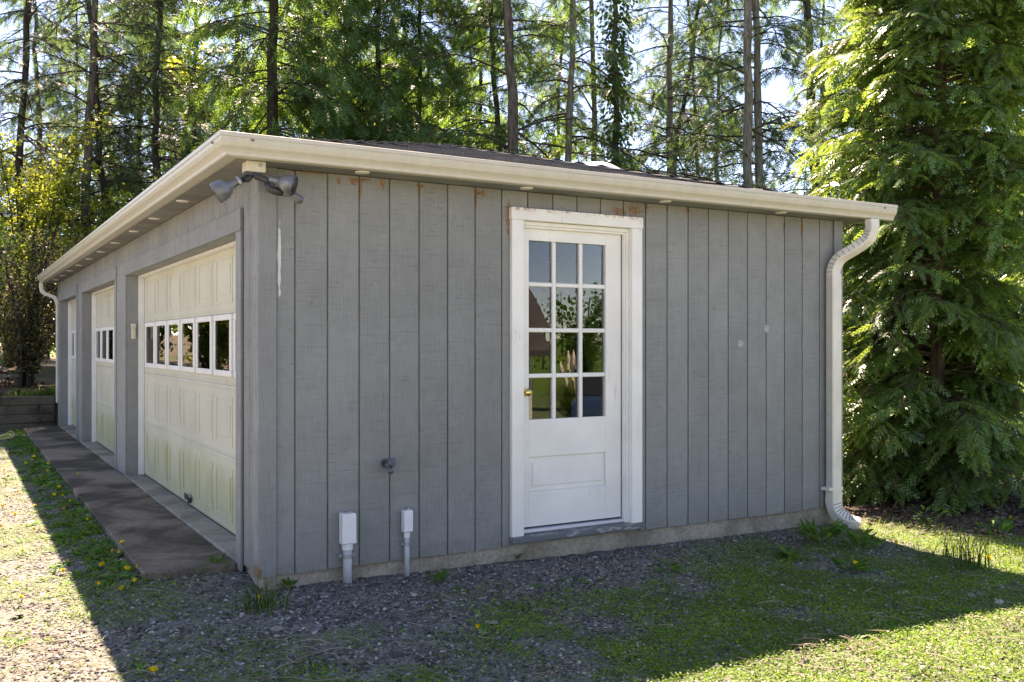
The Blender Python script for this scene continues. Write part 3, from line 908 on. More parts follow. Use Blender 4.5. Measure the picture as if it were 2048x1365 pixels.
cr = MB()
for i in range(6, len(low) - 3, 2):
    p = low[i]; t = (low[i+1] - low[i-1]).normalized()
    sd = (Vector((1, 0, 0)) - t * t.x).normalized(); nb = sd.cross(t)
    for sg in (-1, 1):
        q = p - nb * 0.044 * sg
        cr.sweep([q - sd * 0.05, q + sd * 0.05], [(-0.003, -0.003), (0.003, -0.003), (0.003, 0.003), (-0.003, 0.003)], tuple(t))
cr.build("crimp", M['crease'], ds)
b_ = MB(); b_.box(px_ - 0.105, px_ + 0.061, py_ - 0.047, py_ + 0.045, 0.235, 0.262); b_.build("strap", M['spout'], ds, 0.003)
ds2 = empty("downspout", (0, 0, 0)); ds2.parent = G
pa = smoothpath([(-0.262, 12.36, 2.478), (-0.262, 12.36, 2.40), (-0.24, 12.355, 2.32), (-0.14, 12.345, 2.27), (-0.05, 12.34, 2.22), (-0.012, 12.335, 2.10)])
u2 = MB(); u2.sweep(pa, rprof(0.040, 0.031), (0, 1, 0)); u2.build("upper_elbow", M['spout'], ds2)
u2 = MB(); u2.prism(rprof(0.030, 0.036), lambda u, v: (-0.012 + u, 12.335 + v, 0.45), lambda u, v: (-0.012 + u, 12.335 + v, 2.12)); u2.build("pipe", M['spout'], ds2)

# entry door, casing, sill
dc = empty("door_casing", (0, 0, 0)); dc.parent = G
MB().box(1.691, 1.785, -0.030, 0.013, 0.146, 2.289).build("side_casing", M['white'], dc, 0.003)
MB().box(2.700, 2.795, -0.030, 0.013, 0.146, 2.289).build("side_casing", M['white'], dc, 0.003)
MB().box(1.685, 2.800, -0.034, 0.013, 2.2895, 2.372).build("head_casing", M['casing'], dc, 0.003)
j = MB()
j.box(1.768, 1.795, 0.0135, 0.12, 0.146, 2.289); j.box(2.690, 2.717, 0.0135, 0.12, 0.146, 2.289); j.box(1.795, 2.690, 0.0135, 0.12, 2.262, 2.289)
j.box(2.672, 2.690, 0.028, 0.058, 0.146, 2.262); j.box(1.795, 1.806, 0.028, 0.058, 0.146, 2.262); j.box(1.806, 2.672, 0.028, 0.058, 2.246, 2.262)
j.box(2.681, 2.690, 0.0135, 0.027, 0.146, 2.262)
j.build("jamb", M['white'], dc, 0.002)
si = MB(); si.prism([(-0.062, 0.108), (-0.062, 0.143), (0.02, 0.149), (0.14, 0.150), (0.14, 0.108)], lambda u, v: (1.682, u, v), lambda u, v: (2.803, u, v))
si.build("door_sill", M['sillwood'], G, 0.004)
MB().box(1.797, 2.670, 0.030, 0.10, 0.1505, 0.172).build("threshold_strip", M['alu'], G, 0.003)

ED = empty("entry_door", (0, 0, 0)); ED.parent = G
YF, YB = 0.062, 0.105
dl, dr, dz0, dz1 = 1.800, 2.668, 0.184, 2.255
gx0, gx1, gz0, gz1 = 1.878, 2.530, 0.925, 2.165     # glazed field
pz0, pz1 = 0.425, 0.665
d_ = MB()
d_.box(dl, gx0, YF, YB, dz0, dz1); d_.box(gx1, dr, YF, YB, dz0, dz1)
d_.box(gx0, gx1, YF, YB, gz1, dz1); d_.box(gx0, gx1, YF, YB, pz1, gz0); d_.box(gx0, gx1, YF, YB, dz0, pz0)
d_.build("door_frame", M['white'], ED, 0.0018)
pn = MB(); pn.box(gx0, gx1, YF + 0.016, YB - 0.01, pz0, pz1)
pn.prism([(0.03, 0.016), (0.045, 0.006), (0.0, 0.006)], lambda u, v: (gx0 + 0.03, YF + v, pz0 + 0.03), lambda u, v: (gx0 + 0.03, YF + v, pz0 + 0.03)) if False else None
pn.box(gx0 + 0.035, gx1 - 0.035, YF + 0.008, YF + 0.017, pz0 + 0.035, pz1 - 0.035)
pn.build("lower_panel", M['white'], ED, 0.006)
xs = [(1.880, 2.058), (2.100, 2.275), (2.317, 2.520)]
cw = (gx1 - gx0 - 2 * 0.030) / 3
cols_ = [(gx0 + i * (cw + 0.030), gx0 + i * (cw + 0.030) + cw) for i in range(3)]
rh = (gz1 - gz0 - 3 * 0.030) / 4
rows_ = [(gz0 + i * (rh + 0.030), gz0 + i * (rh + 0.030) + rh) for i in range(4)]
mt = MB()
for i in range(2):
    a = cols_[i][1]; mt.box(a, a + 0.030, YF + 0.004, YB - 0.004, gz0, gz1)
mt.build("muntin", M['white'], ED, 0.005)
for i in range(3):
    m2 = MB(); a = rows_[i][1]
    for c0, c1 in cols_: m2.box(c0 + 0.0005, c1 - 0.0005, YF + 0.0045, YB - 0.0045, a, a + 0.030)
    m2.build("muntin", M['white'], ED, 0.005)
rg = random.Random(3)
for c0, c1 in cols_:
    for r0, r1 in rows_:
        p = MB().box(-(c1 - c0) / 2 + 0.001, (c1 - c0) / 2 - 0.001, -0.002, 0.002, -(r1 - r0) / 2 + 0.001, (r1 - r0) / 2 - 0.001)
        p.build("pane", M['glass'], ED, loc=((c0 + c1) / 2, YF + 0.026, (r0 + r1) / 2), rot=(rg.uniform(-0.006, 0.006), 0, rg.uniform(-0.006, 0.006)))
kn = MB()
kn.tube([(0, 0, 0), (0, -0.004, 0), (0, -0.006, 0)], [0.026, 0.026, 0.018], 20)
kn.tube([(0, -0.006, 0), (0, -0.028, 0), (0, -0.034, 0), (0, -0.046, 0), (0, -0.058, 0), (0, -0.062, 0)], [0.011, 0.011, 0.022, 0.027, 0.021, 0.006], 20)
kn.build("door_knob", M['brass'], ED, 0, True, loc=(1.842, YF - 0.0005, 1.116))

# small fittings that hang on the wall
def cyl(m, p0, p1, r0, r1=None, k=16):
    m.tube([p0, p1], [r0, r1 if r1 is not None else r0], k); return m
def conduit(x, w, d, zb, zt, r, y, label):
    o = empty("utility_box", (x, 0, gz(x, -0.05) * 1.0), 0, label, "utility box", "utility boxes on grey risers by the wall")
    zl = lambda z: z - o.location.z
    m = MB(); cyl(m, (0, y, -0.06), (0, y, zl(zb) - 0.001), r, None, 20); m.build("riser_pipe", M['pvc'], o, 0, True)
    m = MB(); cyl(m, (0, y, zl(zb) - 0.035), (0, y, zl(zb)), r * 1.22, None, 20); m.build("coupling", M['pvcwhite'], o, 0, False)
    m = MB(); m.box(-w / 2, w / 2, y - d / 2, min(y + d / 2, -0.002), zl(zb), zl(zt)); m.build("box", M['pvcwhite'], o, 0.006, False, 2)
    m = MB(); m.box(-w / 2 - 0.002, w / 2 + 0.002, y - d / 2 - 0.004, y - d / 2 + 0.012, zl(zb) + 0.005, zl(zt) - 0.004); m.build("cover", M['pvcwhite'], o, 0.004)
    m = MB(); m.box(-0.014, 0.014, y - d / 2 + 0.004, y - d / 2 + 0.02, zl(zt) - 0.001, zl(zt) + 0.010); cyl(m, (0.012, y, zl(zt)), (0.012, y, zl(zt) + 0.012), 0.005, None, 8); m.build("latch", M['steel'], o)
    zc = zb - 0.075
    m = MB(); cyl(m, (0, y, zl(zc) - 0.012), (0, y, zl(zc) + 0.012), r * 1.14, None, 20); m.box(-r * 1.9, r * 1.9, y + r * 0.4, -0.001, zl(zc) - 0.010, zl(zc) + 0.010); m.build("pipe_strap", M['steel'], o, 0.002)
    m = MB()
    return o
conduit(0.520, 0.086, 0.070, 0.232, 0.420, 0.027, -0.042, "larger white utility box on a thick grey riser pipe near the garage corner")
conduit(0.918, 0.056, 0.056, 0.262, 0.402, 0.0165, -0.034, "small slim white utility box on a thin grey pipe below the faucet")

fb = empty("hose_faucet", (0.784, -0.0005, 0.70), 0, "dark painted hose faucet on the grey board wall", "faucet")
m = MB(); cyl(m, (0, 0, 0), (0, -0.008, 0), 0.030, None, 18); m.build("wall_flange", M['faucet'], fb)
m = MB(); cyl(m, (0, -0.008, 0), (0, -0.075, -0.006), 0.019, 0.021, 16); cyl(m, (0, -0.055, -0.01), (0.004, -0.085, -0.052), 0.015, 0.017, 14); cyl(m, (0, -0.05, 0.012), (0.008, -0.085, 0.03), 0.012, None, 12); m.build("faucet_body", M['faucet'], fb, 0, True)
m = MB(); cyl(m, (0.008, -0.085, 0.016), (0.011, -0.100, 0.022), 0.030, 0.026, 14); cyl(m, (0.011, -0.1001, 0.022), (0.0118, -0.104, 0.0236), 0.012, None, 10); m.build("valve_wheel", M['faucet'], fb, 0.002)
for (x, z, nm) in ((3.783, 1.45, "lower"), (4.063, 1.57, "upper")):
    o = MB(); cyl(o, (0, 0, 0), (0, -0.006, 0), 0.034, 0.030, 18)
    for q in range(5):
        an = q * 1.257; cyl(o, (0.02 * math.cos(an), -0.0062, 0.02 * math.sin(an)), (0.02 * math.cos(an), -0.008, 0.02 * math.sin(an)), 0.007, 0.004, 8)
    o.build("wall_patch", M['putty'], G, loc=(x, -0.0005, z))
kp = empty("keypad", (ST - 0.0005, 5.10, 1.50), 0, "cream door opener keypad on the post between the garage doors", "keypad")
# on the jamb face of the post, facing the first door
m = MB(); m.box(0.058, 0.098, OPEN[0][1] - 5.10 - 0.030, OPEN[0][1] - 5.10 - 0.0005, 0.0, 0.155); m.build("keypad_case", M['cream'], kp, 0.005)
m = MB(); m.box(0.054, 0.102, OPEN[0][1] - 5.10 - 0.034, OPEN[0][1] - 5.10 - 0.0004, 0.118, 0.158); m.build("flip_cover", M['cream'], kp, 0.004)

# twin floodlight under the corner of the eave
fl = empty("security_floodlight", (-0.070, -0.115, WT), 0, "weathered twin floodlight with motion sensor under the eave corner", "floodlight")
m = MB(); m.box(-0.055, 0.055, -0.055, 0.050, -0.062, 0.0005); m.build("mount_box", M['cream'], fl, 0.005)
m = MB(); cyl(m, (0.022, -0.0555, -0.022), (0.022, -0.0585, -0.022), 0.012, None, 12); m.build("screw", M['steel'], fl)
m = MB(); m.box(-0.060, 0.035, -0.050, 0.040, -0.082, -0.0625)
m.tube([(-0.03, -0.02, -0.082), (-0.045, -0.03, -0.105), (-0.075, -0.045, -0.112)], [0.022, 0.018, 0.016], 12)
m.tube([(0.0, -0.03, -0.080), (0.05, -0.04, -0.100), (0.085, -0.045, -0.128)], [0.022, 0.018, 0.013], 12)
m.tube([(0.085, -0.060, -0.128), (0.085, -0.025, -0.128)], [0.020, 0.020], 14)
m.build("knuckle", M['dark_metal'], fl, 0, False)
def shade(org, d, mouth, name="lamp_shade"):
    d = Vector(d).normalized(); org = Vector(org)
    pr_ = [(0.0, 0.020), (0.012, 0.024), (0.030, 0.022), (0.055, 0.024), (0.070, 0.030), (0.088, 0.047), (0.112, 0.057), (0.165, 0.062), (0.165, 0.057), (0.12, 0.050), (0.10, 0.02)]
    m = MB(); m.tube([org + d * (t * mouth) for t, r_ in pr_], [r_ * mouth for t, r_ in pr_], 18, True)
    return m
shade((-0.085, -0.05, -0.112), (-0.80, 0.16, -0.52), 1.0).build("lamp_shade", M['lamp_grey'], fl, 0, True)
m = MB(); dd = Vector((-0.80, 0.16, -0.52)).normalized(); o0 = Vector((-0.085, -0.05, -0.112))
cyl(m, o0 + dd * 0.010, o0 + dd * 0.024, 0.028, None, 8); m.build("lock_ring", M['steel'], fl)
shade((0.075, -0.045, -0.092), (0.80, -0.50, -0.28), 0.92).build("lamp_shade", M['lamp_grey'], fl, 0, True)
m = MB()
m.tube([(0.060, -0.045, -0.118), (0.070, -0.050, -0.150), (0.105, -0.055, -0.162), (0.150, -0.058, -0.168)], [0.018, 0.022, 0.024, 0.022], 12)
m.build("sensor_body", M['dark_metal'], fl, 0, True)
m = MB()
for q in range(5):
    cyl(m, (0.150 + q * 0.008, -0.058, -0.168), (0.154 + q * 0.008, -0.058, -0.168), 0.027, None, 14)
m.build("sensor_thread", M['steel'], fl)
m = MB(); m.tube([(0.190, -0.058, -0.168), (0.215, -0.062, -0.178), (0.245, -0.068, -0.205), (0.252, -0.070, -0.225)], [0.012, 0.020, 0.030, 0.012], 12)
m.build("sensor_hood", M['lamp_grey'], fl, 0, True)

# ------------------------------------------------------------------ retaining wall of landscape timbers
rw = empty("retaining_wall", (-3.0, 12.42, 0), 0, "low retaining wall of stacked dark timbers beyond the far garage corner", "retaining wall")
rt = random.Random(11)
for c in range(4):
    x = -7.5 + (c % 2) * 1.1
    while x < -0.06:
        x1 = min(x + 2.4, -0.055)
        m = MB(); m.box(x + 3.0 + 0.004, x1 + 3.0 - 0.004, -0.09 + rt.uniform(-.008, .008), 0.09, -0.03 + c * 0.150, 0.117 + c * 0.150)
        m.build("timber", M['timber'], rw, 0.014, False, 2)
        x = x1
    x = 0
# ------------------------------------------------------------------ trees
UP = np.array([0, 0, 1.0])
def tapered_trunk(name, h, r0, seed, k=12, wander=0.28, rtop=0.03, M_=22, flare=1.25):
    g = np.random.default_rng(seed)
    t = np.linspace(0, 1, M_)
    w = np.cumsum(g.normal(0, wander / M_ ** 0.5, (M_, 2)), 0); w -= np.outer(t, w[-1]) * 0.6
    w[0] = 0
    P = np.stack([w[:, 0], w[:, 1], -0.25 + t * (h + 0.25)], -1)[None]
    rad = (rtop + (r0 - rtop) * (1 - t) ** 0.75) * (1 + (flare - 1) * np.exp(-t * h / 0.35)) * (1 + 0.05 * g.normal(size=M_))
    V, F = tubes(P, rad[None], k)
    return npmesh(name, V, F, None, True), P[0]

def limb_set(g, base, az, L, rise, droop, M_=7, wob=0.06):
    """base (N,3), azimuth, length, initial rise and droop -> polylines (N,M,3)"""
    N = len(L); t = np.linspace(0, 1, M_)[None, :]
    a = az[:, None] + np.cumsum(g.normal(0, wob, (N, M_)), 1)
    st_ = L[:, None] / (M_ - 1)
    dx = np.cumsum(np.cos(a) * st_, 1) - np.cos(a[:, :1]) * st_; dy = np.cumsum(np.sin(a) * st_, 1) - np.sin(a[:, :1]) * st_
    dz = L[:, None] * (rise[:, None] * t - droop[:, None] * t ** 2) + np.cumsum(g.normal(0, 0.02, (N, M_)), 1) * L[:, None] * 0.5
    return base[:, None, :] + np.stack([dx, dy, dz - dz[:, :1]], -1)

def along(P, t):
    """points and tangents at parameter t (N,K) along polylines (N,M,3)"""
    N, M_, _ = P.shape
    f = np.clip(t, 0, 0.9999) * (M_ - 1); i = f.astype(int); u = (f - i)[..., None]
    a = np.take_along_axis(P, i[..., None].repeat(3, -1), 1); b = np.take_along_axis(P, (i + 1)[..., None].repeat(3, -1), 1)
    return a * (1 - u) + b * u, nrm(b - a)

def leafstrip(segs, w):
    """flat blades: list of (p0, p1) -> quads (diamond shaped)"""
    V, F = [], []
    for p0, p1 in segs:
        p0 = np.array(p0, float); p1 = np.array(p1, float); d = p1 - p0
        n = np.array([-d[1], d[0], 0.0]); n = n / max(np.linalg.norm(n), 1e-6) * w / 2
        mid = p0 + d * 0.45
        o = len(V); V += [p0, mid + n, p1, mid - n]; F.append((o, o + 1, o + 2, o + 3))
    return np.array(V), np.array(F)

# hemlock spray: a flat feather of short blades
def spray_template(n, length, width, w, seed, sag=0.25):
    g = np.random.default_rng(seed); segs = [((0, 0, 0), (length, 0, -sag * length))]
    for i in range(n):
        for sgn in (-1, 1):
            t = (i + 0.5 + 0.25 * sgn) / n * 0.92
            l = width * (1 - 0.6 * t) * g.uniform(0.7, 1.15)
            p = np.array([t * length, 0, -sag * length * t * t])
            segs.append((p, p + np.array([l * 0.75, sgn * l * 0.8, g.uniform(-0.35, 0.1) * l])))
    return leafstrip(segs, w)
SPRAY = spray_template(5, 0.30, 0.14, 0.027, 1)
SPRAYF = spray_template(6, 0.30, 0.12, 0.022, 2)

def conifer(seed, h, r0, zb, nl, ltop, lbot, sprays, tw=9, droop=0.45, rise=0.15, ssc=1.0, tmpl=None, limb_r=1.0, twl=0.30, side=None, clear=None):
    """returns meshes trunk, branches, crown of a forest conifer"""
    g = np.random.default_rng(seed)
    tr, axis_ = tapered_trunk("trunk", h, r0, seed)
    z = zb + (h * 0.985 - zb) * np.sort(g.random(nl) ** 0.9)
    if clear is not None:
        z = z[g.random(nl) > clear * (1 - (z - zb) / (h - zb))]
    N = len(z); q = (z - zb) / (h - zb)
    L = (lbot + (ltop - lbot) * q ** 1.1) * g.uniform(0.55, 1.15, N)
    az = g.random(N) * 2 * np.pi
    base = np.stack([np.interp(z, axis_[:, 2], axis_[:, 0]), np.interp(z, axis_[:, 2], axis_[:, 1]), z], -1)
    P = limb_set(g, base, az, L, rise + g.normal(0, 0.26, N), droop * g.uniform(0.2, 1.7, N), 8, 0.11)
    t8 = np.linspace(0, 1, 8)[None]
    rad = limb_r * ((0.005 + 0.0075 * L)[:, None] * (1 - t8) + 0.004)
    parts = [tubes(P, rad, 5)]
    K = tw
    tt = (np.arange(K)[None] + g.random((N, K))) / K * 0.85 + 0.14
    bp, bt = along(P, tt)
    sgn = np.where(np.arange(K) % 2 == 0, 1.0, -1.0)[None, :, None]
    sd = nrm(np.cross(bt, UP)) * sgn
    d = nrm(bt * 0.75 + sd * g.uniform(0.5, 1.0, (N, K, 1)) + UP * g.normal(-0.12, 0.16, (N, K, 1)))
    l = (twl * L[:, None] * (1.15 - tt) + 0.28) * g.uniform(0.6, 1.2, (N, K))
    t5 = np.linspace(0, 1, 5)
    TP = bp[:, :, None, :] + d[:, :, None, :] * (l[..., None, None] * t5[None, None, :, None]) - UP * (l[..., None, None] * 0.22 * (t5 ** 2)[None, None, :, None])
    TP = TP.reshape(-1, 5, 3)
    TP[:, 1:] += g.normal(0, 0.025, TP[:, 1:].shape)
    parts.append(tubes(TP, np.repeat((0.009 * (1 - t5) + 0.003)[None], len(TP), 0), 3))
    V, F = joinvf(parts)
    br = npmesh("branches", V, F)
    S = sprays
    n = len(TP)
    s_t = (np.arange(S)[None] + g.random((n, S))) / S * 0.9 + 0.1
    sp, stn = along(TP, s_t)
    rot = np.where(np.arange(S) % 2 == 0, 1.0, -1.0)[None, :, None]
    sdir = nrm(stn + nrm(np.cross(stn, UP)) * rot * g.uniform(0.15, 0.9, (n, S, 1)) + UP * g.normal(-0.25, 0.2, (n, S, 1)))
    upn = UP + g.normal(0, 0.35, (n, S, 3))
    T, FF = tmpl if tmpl is not None else SPRAY
    # leave some twigs bare
    keep = (g.random((n, S)) < 0.92) & (np.repeat(g.random(n)[:, None], S, 1) < 0.93)
    sp, sdir, upn = sp[keep], sdir[keep], upn[keep]
    V, F = stamp(T, FF, sp, sdir, upn, ssc * g.uniform(0.7, 1.25, len(sp)))
    cr = npmesh("crown", V, F)
    return tr, br, cr

def put_tree(meshes, mats, name, loc, rz, lean, label, cat="tree", group=None, scale=1.0, zs=1.0):
    o = empty(name, loc, 0, label, cat, group)
    o.rotation_euler = (lean[0], lean[1], rz)
    for nm, me, mt_ in zip(("trunk", "branches", "crown"), meshes, mats):
        if me is None: continue
        if len(me.materials) == 0: me.materials.append(mt_)
        c = link(nm, me, None, o)
        if nm == "branches": c["kind"] = "stuff"
        if c.material_slots and c.material_slots[0].material != mt_:
            c.material_slots[0].link = 'OBJECT'; c.material_slots[0].material = mt_
        c.scale = (scale, scale, scale * zs)
    return o

# lean that tips a tree sideways in the picture (positive: to the right)
RIGHT = Vector((CC, -CS, 0))
def lean_rot(deg):
    ax_ = Vector((0, 0, 1)).cross(RIGHT)
    return ax_, R(deg)

V_DENSE = [conifer(101 + i, 15.5, 0.20, 1.6, 135, 0.8, 3.4, 5, 11, 0.50, 0.10, 1.25) for i in range(2)]
V_MID = [conifer(201 + i, 17.5, 0.17, 2.5, 105, 0.7, 3.2, 4, 10, 0.40, 0.15, 1.1) for i in range(3)]
V_THIN = [conifer(301 + i, 17.5, 0.15, 3.2, 80, 0.7, 3.0, 2, 10, 0.35, 0.18, 0.85) for i in range(3)]
V_TALL = [conifer(401 + i, 18.5, 0.20, 3.5, 95, 0.8, 3.6, 4, 10, 0.42, 0.22, 1.05, None, 1.0, 0.30, None, 0.5) for i in range(2)]

# (column in the photo at roof level, depth, variant, lean deg, trunk width px, bark, label)
def trunk_tree(px, depth, meshes, lean, wpx, bark, needle, label, rz, group="tall conifers behind the garage"):
    x, y = camxy(px, depth)
    z0 = float(gz(x, y))
    # trunk width near the roof line, in metres, against the mesh's own radius there
    want = wpx / FPX * depth / 2
    rm = [r for r in (0.0,)]
    o = empty("conifer_tree", (x, y, z0), 0, label, "tree", group)
    ax_, an = lean_rot(lean)
    o.rotation_mode = 'QUATERNION'
    from mathutils import Quaternion
    o.rotation_quaternion = Quaternion(ax_, an) @ Quaternion((0, 0, 1), rz)
    tr, br, cr = meshes
    base_r = {id(m[0]): r for ms, r in ((V_DENSE, .20), (V_MID, .17), (V_THIN, .15), (V_TALL, .20)) for m in ms}[id(tr)]
    f = want / (base_r * 0.86)
    for nm, me, mt_, sc in (("trunk", tr, bark, (f, f, 1)), ("branches", br, M['twig'], (1, 1, 1)), ("crown", cr, needle, (1, 1, 1))):
        if len(me.materials) == 0: me.materials.append(mt_)
        c = link(nm, me, None, o, scale=sc)
        if nm == "branches": c["kind"] = "stuff"
        if c.material_slots[0].material != mt_:
            c.material_slots[0].link = 'OBJECT'; c.material_slots[0].material = mt_
    return o
B, BP, BD = M['bark'], M['bark_pale'], M['bark_dark']
N1, N2 = M['needle'], M['needle_grey']
TREES = [
 (14, 25, V_THIN[0], 2.0, 15, BD, N2, "slim dark conifer at the left edge beyond the retaining wall"),
 (172, 24, V_THIN[1], 0.2, 18, B, N2, "straight bare lower trunk rising above the left gutter, left one of a close pair"),
 (222, 25, V_THIN[2], -5.0, 15, BD, N2, "leaning slender trunk crossing close beside the straight trunk over the left gutter"),
 (313, 27, V_MID[0], 0.3, 15, B, N2, "straight mid-sized conifer trunk over the middle of the long left gutter"),
 (372, 29, V_THIN[0], 0.3, 11, BD, N1, "thin dark trunk between the left gutter and the gutter corner"),
 (262, 34, V_MID[1], 1.5, 10, BD, N2, "sparse conifer far behind the pair of trunks over the left gutter"),
 (90, 33, V_MID[2], -2.0, 12, B, N2, "hazy sparse conifer behind the twiggy shrub by the retaining wall"),
 (551, 23, V_DENSE[0], -0.6, 27, BD, N1, "thick dark furrowed conifer just behind the garage roof corner"),
 (650, 29, V_DENSE[1], 0.0, 14, BD, N1, "dense dark evergreen right of the thick furrowed trunk"),
 (742, 26, V_DENSE[0], 1.0, 14, BD, N1, "bushy dark evergreen hiding its trunk above the left part of the front roof"),
 (862, 28, V_DENSE[1], -1.5, 15, BD, N1, "dense evergreen above the roof peak with low drooping boughs"),
 (470, 33, V_MID[0], 0.0, 14, BD, N1, "mid green conifer behind the gutter corner, left of the thick furrowed trunk"),
 (1022, 27, V_MID[1], -3.0, 13, BD, N1, "thin dark leaning trunk close left of the forked big trunk"),
 (1062, 24, V_TALL[0], -4.5, 24, B, N1, "big leaning trunk with a side limb, left of the roof vent dome"),
 (1144, 26, V_TALL[1], 0.2, 16, BP, N1, "straight pale trunk standing just left of the roof vent dome"),
 (1187, 28, V_TALL[0], 0.0, 13, BP, N2, "slim pale trunk rising right behind the roof vent dome"),
 (1278, 30, V_MID[2], 9.0, 12, B, N2, "strongly tilted trunk between the ivy covered trunk and the pale straight one"),
 (1349, 28, V_TALL[1], -0.3, 15, BP, N2, "lone straight pale trunk right of the tilted one, over the roof"),
 (1508, 24, V_TALL[0], -2.0, 21, BP, M['needle_grey'], "smooth pale trunk, left one of the bare pair near the cedar"),
 (1556, 24.5, V_TALL[1], -3.2, 18, BP, M['needle_grey'], "smooth pale trunk, right one of the bare pair near the cedar"),
 (1668, 29, V_TALL[0], -5.5, 22, BD, N1, "dark curved trunk showing over the cedar's left shoulder"),
 (1772, 30, V_MID[0], 0.0, 16, BD, N1, "dark straight trunk partly hidden behind the cedar's upper left side"),
 (2020, 27, V_DENSE[1], 0.0, 18, BD, N1, "dark evergreen at the upper right corner behind the cedar"),
 (1430, 38, V_MID[1], 1.0, 10, B, N2, "distant thin conifer in the bright gap left of the bare pair"),
 (520, 36, V_THIN[1], 1.0, 9, B, N2, "far slender conifer just left of the thick furrowed trunk"),
 (705, 35, V_MID[1], -1.0, 10, BD, N1, "far conifer between the two bushiest evergreens above the roof"),
 (1100, 37, V_MID[0], 2.0, 9, B, N2, "far thin conifer between the big leaning trunk and the pale trunk"),
 (1400, 33, V_THIN[2], -2.0, 9, B, N2, "slender sparse conifer right of the lone straight pale trunk"),
 (1610, 34, V_THIN[0], 2.0, 9, B, N2, "slender sparse conifer right of the bare pair of trunks"),
 (140, 38, V_MID[1], 1.0, 8, B, N2, "far conifer between the left edge and the close pair of trunks"),
 (340, 38, V_MID[2], -1.0, 8, B, N2, "far conifer behind the middle of the long left gutter"),
 (960, 36, V_MID[2], 0.5, 12, BD, N1, "distant conifer filling the gap between the evergreens above the roof peak"),
]
rz_ = random.Random(21)
for (px, dp, ms, ln, wp, bk, nd, lab) in TREES:
    trunk_tree(px, dp, ms, ln, wp, bk, nd, lab, rz_.uniform(0, 6.28))

# ivy covered trunk
x, y = camxy(1233, 26.5); g = np.random.default_rng(77)
iv = empty("ivy_trunk", (x, y, float(gz(x, y))), 0, "trunk wrapped in a thick column of green ivy above the roof", "tree", "tall conifers behind the garage")
tr, axs = tapered_trunk("trunk", 15.0, 0.12, 77)
link("trunk", tr, M['bark'], iv)
n = 5200
zz = 1.0 + 10.3 * g.random(n) ** 0.9
rr_ = (0.20 + 0.42 * g.random(n) ** 1.6) * (0.75 + 0.5 * vnoise(zz, zz * 0 + 3, 1.1)); aa = g.random(n) * 6.283
LEAF4 = (np.array([(0, 0, 0), (0.45, 0.38, -0.05), (1, 0, -0.12), (0.45, -0.38, -0.05)]), np.array([(0, 1, 2, 3)]))
P = np.stack([np.cos(aa) * rr_, np.sin(aa) * rr_, zz], -1)
fw = nrm(np.stack([np.cos(aa), np.sin(aa), -1.0 + 0 * aa], -1) + g.normal(0, 0.5, (n, 3)))
V, F = stamp(*LEAF4, P, fw, np.stack([np.cos(aa), np.sin(aa), 0.6 + 0 * aa], -1) + g.normal(0, 0.3, (n, 3)), g.uniform(0.07, 0.15, n))
link("ivy", npmesh("ivy", V, F), M['ivy'], iv)

# broadleaf trees and shrubs: stems, twigs and scattered leaves in clumps
def broadleaf(seed, h, spread, nst, ntw, nleaf, leaf, stem_r=0.03, zlo=0.15, upright=0.7, open_=0.0):
    g = np.random.default_rng(seed)
    N = nst
    az = g.random(N) * 6.283
    L = h * g.uniform(0.6, 1.05, N)
    t = np.linspace(0, 1, 9)
    out = spread * g.uniform(0.25, 1.0, N)
    P = np.stack([np.outer(np.cos(az) * out, t ** 1.3), np.outer(np.sin(az) * out, t ** 1.3), np.outer(L, t) * upright + np.outer(L * (1 - upright), np.sin(t * 1.57))], -1)
    P[:, 1:] += np.cumsum(g.normal(0, 0.03 * h ** 0.5, P[:, 1:].shape), 1) * 0.6
    P[:, :, :2] += g.normal(0, 0.08, (N, 1, 2)); P[:, 0, 2] -= 0.1
    parts = [tubes(P, np.repeat((stem_r * (1 - t) + 0.006)[None], N, 0) * g.uniform(0.6, 1.3, (N, 1)), 6)]
    K = ntw
    tt = zlo + (1 - zlo) * g.random((N, K))
    bp, bt = along(P, tt)
    d = nrm(g.normal(0, 1, (N, K, 3)) * np.array([1, 1, 0.5]) + bt * 0.6 + UP * 0.25)
    l = spread * 0.42 * g.uniform(0.4, 1.1, (N, K))
    t5 = np.linspace(0, 1, 5)
    TP = (bp[:, :, None, :] + d[:, :, None, :] * (l[..., None, None] * t5[None, None, :, None])).reshape(-1, 5, 3)
    TP[:, 1:] += np.cumsum(g.normal(0, 0.03, TP[:, 1:].shape), 1)
    parts.append(tubes(TP, np.repeat((0.011 * (1 - t5) + 0.003)[None] * (h / 5) ** 0.3, len(TP), 0), 3))
    V, F = joinvf(parts)
    st_ = npmesh("stems", V, F)
    n = len(TP)
    keep = g.random(n) > open_
    TPk = TP[keep]; n = len(TPk)
    s_t = g.random((n, nleaf)) ** 0.7
    sp, stn = along(TPk, s_t)
    sp = sp + g.normal(0, 0.07 * spread ** 0.5, sp.shape)
    fw = nrm(g.normal(0, 1, sp.shape) + UP * -0.2)
    upv = UP + g.normal(0, 0.6, sp.shape)
    V, F = stamp(*LEAF4, sp.reshape(-1, 3), fw.reshape(-1, 3), upv.reshape(-1, 3), (leaf * g.uniform(0.6, 1.3, sp.shape[:2])).ravel())
    return st_, npmesh("leaves", V, F)

